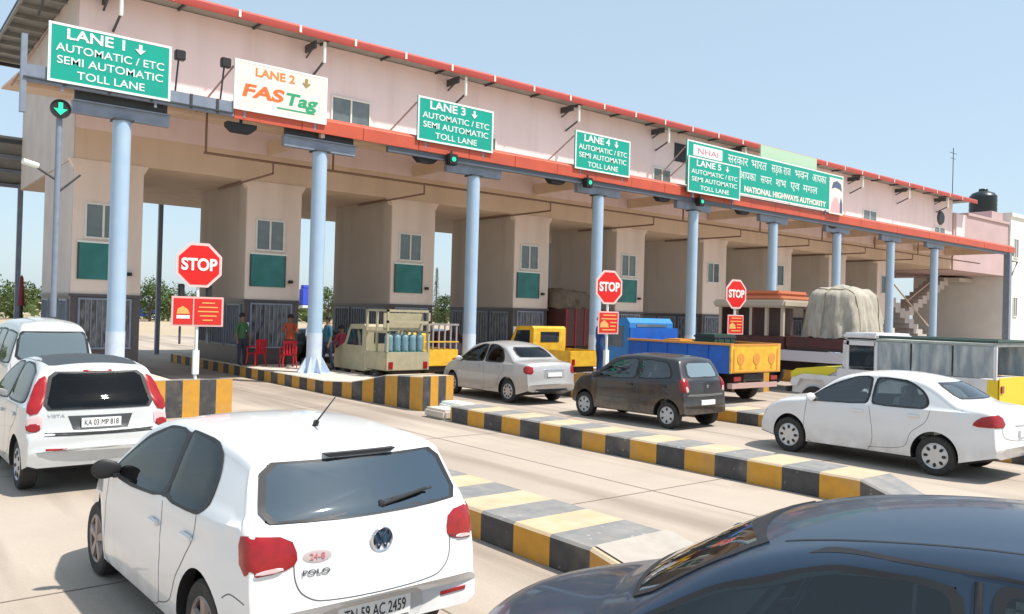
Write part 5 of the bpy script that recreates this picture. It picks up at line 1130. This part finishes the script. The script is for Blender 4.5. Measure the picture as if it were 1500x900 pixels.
# ------------------------------------------------------------------ people
def person(label, loc, rz, shirt, trousers, pose=0, h=1.68):
    k = h/1.72
    J = {}; E_ = []
    def j(n, x, y, z, r_): J[n] = (Vector((x, y, z))*k, r_*k)
    j('pelvis', 0, 0, .94, .155); j('waist', 0, 0, 1.08, .135); j('chest', 0, .01, 1.28, .165); j('neck0', 0, 0, 1.43, .10); j('neck', 0, 0, 1.48, .055); j('head0', 0, .015, 1.56, .075); j('head1', 0, .015, 1.64, .092); j('head2', 0, .01, 1.70, .06)
    st = .10 if pose == 1 else .0
    for s_, n in ((-1, 'l'), (1, 'r')):
        f = s_*st
        j(n+'hip', s_*.09, 0, .88, .105); j(n+'knee', s_*.10, f*.8+.02, .50, .065); j(n+'ank', s_*.11, f*1.6, .10, .042); j(n+'toe', s_*.12, f*1.6+.15, .04, .035)
        ax, ay, az = (s_*.27, .05, 1.12) if pose != 2 else (s_*.24, .18, 1.16)
        j(n+'sho', s_*.17, 0, 1.39, .065); j(n+'elb', ax, ay-.03, az, .043); hx, hy, hz = (s_*.27, .10, .88) if pose != 2 else (s_*.12, .38, 1.2)
        j(n+'wri', hx, hy, hz, .028)
        d = (Vector((hx, hy, hz))-Vector((ax, ay, az))).normalized(); q = Vector((hx, hy, hz))+d*.07; j(n+'palm', *q, .030)
        for fi, (o_, ln) in enumerate(((-.03, .075), (-.01, .085), (.01, .08), (.03, .065))):
            j(n+'f%d' % fi, *(q+d*ln+Vector((0, o_, 0))), .010)
        j(n+'th', *(q+Vector((-s_*.035, .04, 0))+d*.01), .011)
    E_ = [('pelvis', 'waist'), ('waist', 'chest'), ('chest', 'neck0'), ('neck0', 'neck'), ('neck', 'head0'), ('head0', 'head1'), ('head1', 'head2')]
    for n in 'lr':
        E_ += [('pelvis', n+'hip'), (n+'hip', n+'knee'), (n+'knee', n+'ank'), (n+'ank', n+'toe'), ('neck0', n+'sho'), (n+'sho', n+'elb'), (n+'elb', n+'wri'), (n+'wri', n+'palm'), (n+'palm', n+'th')]+[(n+'palm', n+'f%d' % i) for i in range(4)]
    ks = list(J); me = bpy.data.meshes.new('person'); me.from_pydata([J[q][0] for q in ks], [(ks.index(a), ks.index(c)) for a, c in E_], [])
    o = bpy.data.objects.new('person', me); C.objects.link(o); md = o.modifiers.new('s', 'SKIN'); me.skin_vertices or None
    for i, q in enumerate(ks):
        r_ = J[q][1]; v = me.skin_vertices[0].data[i]; v.radius = (r_*1.0, r_*.72) if q in ('pelvis', 'waist', 'chest') else (r_, r_); v.use_root = q == 'pelvis'
    o.modifiers.new('ss', 'SUBSURF').levels = 1
    bpy.context.view_layer.update(); dg = bpy.context.evaluated_depsgraph_get(); m2 = bpy.data.meshes.new_from_object(o.evaluated_get(dg)); o.modifiers.clear(); o.data = m2; bpy.data.meshes.remove(me); m2.name = 'person'
    m2.materials.clear()
    for q in (skin, shirt, trousers, hairm, black): m2.materials.append(q)
    for p in m2.polygons:
        c = p.center/k; p.use_smooth = True
        if c.z > 1.45: p.material_index = 3 if (c.z > 1.655 or (c.y < -.01 and c.z > 1.55)) else 0
        elif c.z < .07: p.material_index = 4
        elif abs(c.x) > .20 and (c.z < 1.1 or (pose == 2 and c.y > .17)) or (pose == 2 and c.y > .22): p.material_index = 0
        elif c.z > .93: p.material_index = 1
        else: p.material_index = 2
    o.location = loc; o.rotation_euler = (0, 0, rz); tag(o, label, 'person')
    # hair cap as a child
    b_ = MB(); b_.lathe([(0, .105), (.06, .09), (.092, .05), (.100, .0), (.094, -.03), (.088, -.03), (.09, 0)], (0, -.004, 1.665*k), 'z', hairm, 18); hh_ = b_.build('hair', o)
    return o
cl = lambda n, c: mat(n, c, .85)
person('person in a pale shirt and dark trousers standing left of the flared pillar', (11.35, 24.0, .345), rad(200), cl('shirt_pale', (.5, .5, .52)), cl('trousers_dark', (.03, .035, .06)))
person('person in teal-blue clothes standing just right of the flared pillar', (11.55, 23.3, .345), rad(90), cl('shirt_teal', (.03, .12, .18)), cl('trousers_navy', (.02, .03, .06)), 1)
person('person in a maroon shirt walking in the lane behind the beige carrier', (13.2, 25.6, .006), rad(180), cl('shirt_maroon', (.28, .03, .06)), cl('trousers_black', (.02, .02, .02)), 1)
person('person in an orange-red shirt leaning forward under the blue hanging box', (11.2, 25.3, .345), rad(150), cl('shirt_orange', (.45, .08, .03)), cl('trousers_brown', (.06, .04, .03)), 2)
person('person in a dark shirt beside the third booth, beyond the silver sedan', (15.2, 25.2, .345), rad(190), cl('shirt_dark', (.06, .06, .08)), cl('trousers_grey', (.12, .12, .13)))
person('person in a navy shirt standing between the blue truck and the third stop sign', (22.4, 19.5, .345), rad(190), cl('shirt_navy', (.02, .04, .14)), cl('trousers_black', (.02, .02, .02)))
person('person in dark blue overalls beside the second stop sign post', (17.0, 16.9, .56), rad(250), cl('overall_blue', (.02, .06, .2)), cl('overall_blue2', (.02, .05, .16)))
# plastic chairs
cred = mat('chair_red', (.55, .015, .03), .35)
def chair(loc, rz, label):
    t = empty('plastic_chair', loc, label, 'chair', rz=rz, group='red plastic chairs')
    b = MB(); b.box(-.22, .22, -.2, .22, .40, .44, cred, .015); b.build('seat', t)
    b = MB(); 
    for x in (-.19, -.095, 0, .095, .19): b.box(x-.028, x+.028, .21, .235, .44, .80, cred, .006)
    b.box(-.225, .225, .205, .24, .78, .88, cred, .02); b.build('backrest', t)
    for sx in (-1, 1):
        b = MB(); b.tube([(sx*.22, -.18, .62), (sx*.24, 0, .64), (sx*.22, .22, .66)], .022, cred, 8); b.tube([(sx*.22, -.18, .62), (sx*.22, -.18, .42)], .02, cred, 8); b.build('armrest', t)
        for sy in (-1, 1): b = MB(); b.tube([(sx*.19, sy*.18, .41), (sx*.23, sy*.22, 0)], .026, cred, 8, r1=.018); b.build('leg', t)
chair((10.32, 25.9, .345), rad(200), 'red plastic chair in front of the barred window of the second booth')
chair((11.02, 25.0, .345), rad(170), 'red plastic chair nearest the flared pillar')
# blue hanging box
t = empty('blue_box', (11.4, 24.3, .345), 'bright blue box sign on a thin post beside the flared pillar', 'sign')
b = MB(); b.box(-.34, .34, -.12, .12, 2.02, 2.55, mat('box_blue', (.06, .10, .62), .4), .03); b.box(-.30, .30, -.1, .1, 2.55, 2.66, mat('box_blue', (0, 0, 0)), .02); b.build('box', t)
b = MB(); b.box(-.32, .32, -.13, .13, 1.93, 2.02, signw, .01); b.build('skirt', t); b = MB(); b.tube([(0, 0, 0), (0, 0, 1.95)], .03, dsteel, 8); b.build('post', t)
# red tipped post far left, blue car far away
t = empty('marker_post', (4.3, 30.5, .006), 'black and red post standing by the left end wall of the plaza', 'post')
b = MB(); b.tube([(0, 0, 0), (0, 0, 2.3)], .06, black, 10); b.build('shaft', t); b = MB(); b.lathe([(0, 3.1), (.05, 3.0), (.10, 2.2), (.12, 2.1), (.0, 2.1)], (0, 0, 0), 'z', mat('post_red', (.16, .02, .025), .6), 14); b.build('cone', t)
t = empty('hatchback_car', (0, 0, 0), 'tiny blue car far beyond the plaza, left of the nearest stop sign', 'car')
far = Car(dict(L=3.7, W=1.6, wr=.29, ra=.6, fa=3.0, spokes=6, cap=True, prof=[(0, .5), (.03, .8), (.1, 1.05), (.35, 1.4), (1.2, 1.5), (1.8, 1.46), (2.7, 1.02), (3.5, .85), (3.7, .5)], bot=[(0, .3), (3.7, .25)], belt=[(0, 1.0), (3.7, .9)]), t, mat('car_blue', (.03, .07, .3), .3, coat=.8))
far.both('side_window', [(.5, 1.03), (.6, 1.35), (1.9, 1.38), (2.5, 1.0)], cglass); far.decal('rear_window', [(-.5, 1.05), (.5, 1.05), (.42, 1.35), (-.42, 1.35)], 'B', cglass)
far.place(33.5, 118, rad(65)); t.scale = (1.5, 1.5, 1.5)

# ------------------------------------------------------------------ right end: link block, stairs, white house, tank
t = empty('end_block', (68, 27, 0), 'plain pink block closing the right end of the toll building', 'building')
b = MB(); b.box(62.95, 73, 26.4, 38, 6.4, 10.6, mat('pink_dull', (.58, .42, .41), .85, col2=(.5, .36, .36), scale=.6)); b.box(65.2, 73.1, 26.3, 38.1, 10.6, 10.8, mat('pink_dull', (0, 0, 0))); L(b, 'wall', t, Vector((68, 27, 0)), 0)
b = MB(); b.box(63.2, 64.6, 26.32, 26.39, 8.4, 10.55, pink); L(b, 'pilaster', t, Vector((68, 27, 0)), 0)
b = MB(); b.box(54.6, 74, 36.2, 36.5, 0, 6.4, beige); L(b, 'back_wall', t, Vector((68, 27, 0)), 0)
b = MB(); 
def flight(x0, z0, x1, z1, y, n=10):
    for i in range(n):
        u = i/n; v = (i+1)/n; xa, xb = sorted((x0+(x1-x0)*u, x0+(x1-x0)*v)); za = z0+(z1-z0)*u; zb = z0+(z1-z0)*v
        b.box(xa, xb+.02, y, y+1.4, min(za, zb)-.32, max(za, zb), palew)
flight(56, 4.9, 63, 1.2, 28.2); flight(63.0, 3.0, 70.5, 6.2, 29.9); b.box(70.4, 73, 29.0, 31.4, 5.9, 6.2, palew)
b.tube([(56, 28.1, 5.9), (63, 28.1, 2.2)], .05, beige, 8); b.tube([(63, 29.8, 4.0), (70.5, 29.8, 7.2)], .05, beige, 8)
o = b.build('staircase', None, 0); at_origin(o, (63, 28, 0)); tag(o, 'open zigzag staircase in the last bay of the toll plaza', 'staircase')
t = empty('white_house', (80, 26, 0), 'bright white building at the right edge, beyond the pink block', 'building')
whm = mat('whitewash', (.82, .80, .76), .8, col2=(.75, .73, .69), scale=1)
b = MB(); b.box(73.2, 92, 26.28, 34, 0, 11.3, whm); b.box(73.15, 92.2, 26.15, 34.2, 11.3, 11.6, whm); L(b, 'wall', t, Vector((80, 26, 0)), 0)
for x, z in ((74.0, 3.2), (74.0, 8.0), (78, 8), (78, 3.2)): window(t, Vector((80, 26, 0)), x, x+.8, z, z+1.5, y=26.28, fr=whm, gl=mat('window_grey', (.25, .25, .25), .3))
t = empty('water_tank', (71.6, 27.8, 11.5), 'black plastic water tank standing on the pink end block', 'water tank')
tk = mat('tank_black', (.015, .025, .028), .35)
b = MB(); b.lathe([(0, 0), (1.0, 0), (1.03, .08), (1.0, .16), (1.03, .24), (1.0, .5), (1.03, .58), (1.0, .85), (1.03, .93), (1.0, 1.25), (1.03, 1.3), (1.0, 1.38), (.8, 1.62), (.35, 1.8), (0, 1.8)], (0, 0, 0), 'z', tk, 36); b.build('shell', t)
b = MB(); b.box(-1.1, 1.1, -1.1, 1.1, -.7, -.0, mat('pink_dull', (0, 0, 0))); b.build('plinth', t, 0)
b = MB(); b.lathe([(0, 2.0), (.3, 1.98), (.34, 1.93), (.34, 1.78), (0, 1.78)], (0, 0, 0), 'z', tk, 24); b.build('lid', t)
b = MB(); b.tube([(64, 27, 11.5), (64, 27, 15.6)], .03, dsteel, 6); b.tube([(63.4, 27, 15.2), (64.6, 27, 15.2)], .02, dsteel, 6); b.tube([(63.6, 27, 14.8), (64.4, 27, 14.8)], .02, dsteel, 6); o = b.build('aerial'); at_origin(o, (64, 27, 11.5)); tag(o, 'thin television aerial on the roof near the water tank', 'aerial')

# ------------------------------------------------------------------ trees beyond the plaza
leafA = mat('leaf_green', (.045, .085, .018), .6, col2=(.09, .13, .03), scale=1.2, fac=.5); leafB = mat('leaf_olive', (.09, .12, .03), .6, col2=(.05, .09, .02), scale=1.2, fac=.5)
bark = mat('bark', (.12, .09, .06), .9)
def tree(x, y, h, r_, kind, label):
    t = empty('bushy_tree' if kind else 'tree', (x, y, 0), label, 'tree', group='trees beyond the plaza'); rnd = random.Random(int(x*13+y))
    b = MB(); b.tube([(0, 0, 0), (.1, .05, h*.3), (-.05, .1, h*.6)], .16, bark, 8, r1=.06)
    lobes = []
    for k in range(9 if kind else 8):
        a = rnd.uniform(0, 6.28); q = rnd.uniform(.1, .75)*r_; c = Vector((q*math.cos(a), q*math.sin(a), h*rnd.uniform(.22 if kind else .4, .82))); lobes.append((c, r_*rnd.uniform(.35, .6)))
        b.tube([(0, .05, h*.25), c], .05, bark, 5, r1=.015)
    b.build('trunk', t)
    b = MB(); vs = []; fs = []
    for c, lr in lobes:
        for i in range(190):
            d = Vector((rnd.gauss(0, 1), rnd.gauss(0, 1), rnd.gauss(0, .8))).normalized()*lr*rnd.uniform(.55, 1.08); p = c+d
            if p.z < .1: continue
            s_ = rnd.uniform(.10, .24); u = Vector((rnd.uniform(-1, 1), rnd.uniform(-1, 1), rnd.uniform(-1, 1))).normalized(); v = u.cross(Vector((rnd.uniform(-1, 1), rnd.uniform(-1, 1), rnd.uniform(-1, 1)))).normalized()
            k = len(vs); vs += [p-u*s_, p+v*s_*.5, p+u*s_, p-v*s_*.5]; fs.append((k, k+1, k+2, k+3))
    b.add(vs, fs, leafB if kind else leafA); b.build('crown', t, 0)
rt = random.Random(4); kinds = ['rounded dark green tree', 'low olive bush']
i = 0
places = ['at the far left edge', 'left of the end wall', 'just left of the plaza end wall', 'seen beyond lane one', 'beyond lane one, near the far blue car', 'behind the nearest stop sign', 'beyond the second booth', 'beyond the third lane', 'far right in the gap']
for x, y, h, r_, kd in [(8.5, 112, 4.6, 3.2, 1), (12.5, 108, 5.0, 3.3, 0), (15.8, 113, 4.7, 3.0, 1), (19.5, 110, 4.9, 3.1, 0), (26.3, 111, 4.4, 2.8, 1), (29.2, 108, 5.2, 3.0, 0), (32.6, 112, 5.7, 3.2, 1), (36.0, 109, 4.9, 3.0, 0), (54.5, 110, 5.8, 2.6, 0), (58.0, 112, 4.6, 2.6, 1), (76.0, 111, 5.2, 2.4, 1), (5, 110, 5, 3, 0)]:
    tree(x, y, h, r_, kd, kinds[kd]+', '+['second from the left edge', 'third from the left edge', 'just before the plaza end wall', 'hidden partly by the end wall', 'left of the far blue car', 'behind the far blue car', 'tallest one seen through lane one', 'behind the nearest stop sign', 'seen between the second pillar and third booth', 'low in the gap by the second pillar', 'in the narrow gap left of the third pillar', 'at the very left edge'][i]); i += 1
t = empty('conifer', (73.3, 110, 0), 'slim dark conifer in the narrow sky gap right of the third booth', 'tree')
b = MB(); b.tube([(0, 0, 0), (0, 0, 9)], .14, bark, 6, r1=.03); b.build('trunk', t); b = MB(); vs = []; fs = []; rnd = random.Random(2)
for i in range(1400):
    z = rnd.uniform(1, 9.3); q = (9.4-z)*.10*rnd.uniform(.3, 1)+.05; a = rnd.uniform(0, 6.28); p = Vector((q*math.cos(a), q*math.sin(a), z)); u = Vector((math.cos(a), math.sin(a), -.3))*.2; v = Vector((-math.sin(a), math.cos(a), 0))*.08; k = len(vs); vs += [p, p+u*.5+v, p+u, p+u*.5-v]; fs.append((k, k+1, k+2, k+3))
b.add(vs, fs, leafA); b.build('crown', t, 0)
g = MB(); rg = random.Random(9); vs = []; fs = []
for i in range(5200):
    x = rg.uniform(-30, 110); y = 118+rg.uniform(-5, 30); s_ = rg.uniform(.3, .8); z = rg.uniform(.1, 2.4+.8*math.sin(x*.4)+.5*math.sin(x*1.1)); a = rg.uniform(0, 3.14); k = len(vs)
    vs += [(x-s_*math.cos(a), y-s_*math.sin(a), z-s_*.3), (x+s_*.3, y, z-s_*.5), (x+s_*math.cos(a), y+s_*math.sin(a), z+s_*.2), (x-s_*.2, y, z+s_*.6)]; fs.append((k, k+1, k+2, k+3))
g.add(vs, fs, leafB); tag(g.build('scrub', None, 0), 'low green scrub along the horizon beyond the plaza', 'scrub', kind='stuff')

# more traffic under the canopy
def simple_car(label, X, Y, paint, rz=0):
    t = empty('hatchback_car', (0, 0, 0), label, 'car')
    c = Car(dict(L=3.6, W=1.62, wr=.29, ra=.6, fa=3.0, spokes=6, cap=True, prof=[(0, .5), (.03, .8), (.08, 1.03), (.3, 1.36), (.45, 1.44), (1.2, 1.52), (1.8, 1.48), (2.2, 1.36), (2.7, 1.04), (3.4, .88), (3.6, .5)], bot=[(0, .32), (3.6, .25)], belt=[(0, 1.0), (3.6, .9)]), t, paint)
    c.both('side_window', [(.5, 1.04), (.62, 1.35), (1.9, 1.39), (2.5, 1.0)], cglass); c.decal('rear_window', [(-.52, 1.07), (.52, 1.07), (.44, 1.36), (-.44, 1.36)], 'B', cglass)
    for sx in (-1, 1): c.decal('tail_light', [(sx*.55, .8), (sx*.74, .78), (sx*.74, 1.0), (sx*.58, 1.03)], 'B', tlred, off=.012, rnd=1)
    c.plate(.6, .46, .1); c.place(X, Y, rz)
simple_car('black hatchback deep in the sedan lane, beyond the beige carrier', 13.5, 27.0, mat('car_black', (.012, .012, .014), .3, coat=.8))
simple_car('dark maroon hatchback between the third and fourth booths, left of the yellow pickup', 19.2, 27.5, mat('car_maroon', (.09, .01, .015), .3, coat=.8))
simple_car('dark green hatchback in the empty lane beyond the second booth', 8.3, 34.5, mat('car_green', (.02, .05, .04), .3, coat=.8)) if False else None
person('person in a white shirt walking beside the third booth base', (14.9, 24.2, .006), rad(100), cl('shirt_white', (.65, .65, .65)), cl('trousers_black', (.02, .02, .02)), 1)
person('person in a green shirt beside the second booth window, behind the red chairs', (9.9, 26.1, .345), rad(200), cl('shirt_green', (.05, .14, .06)), cl('trousers_dark', (.03, .035, .06)))
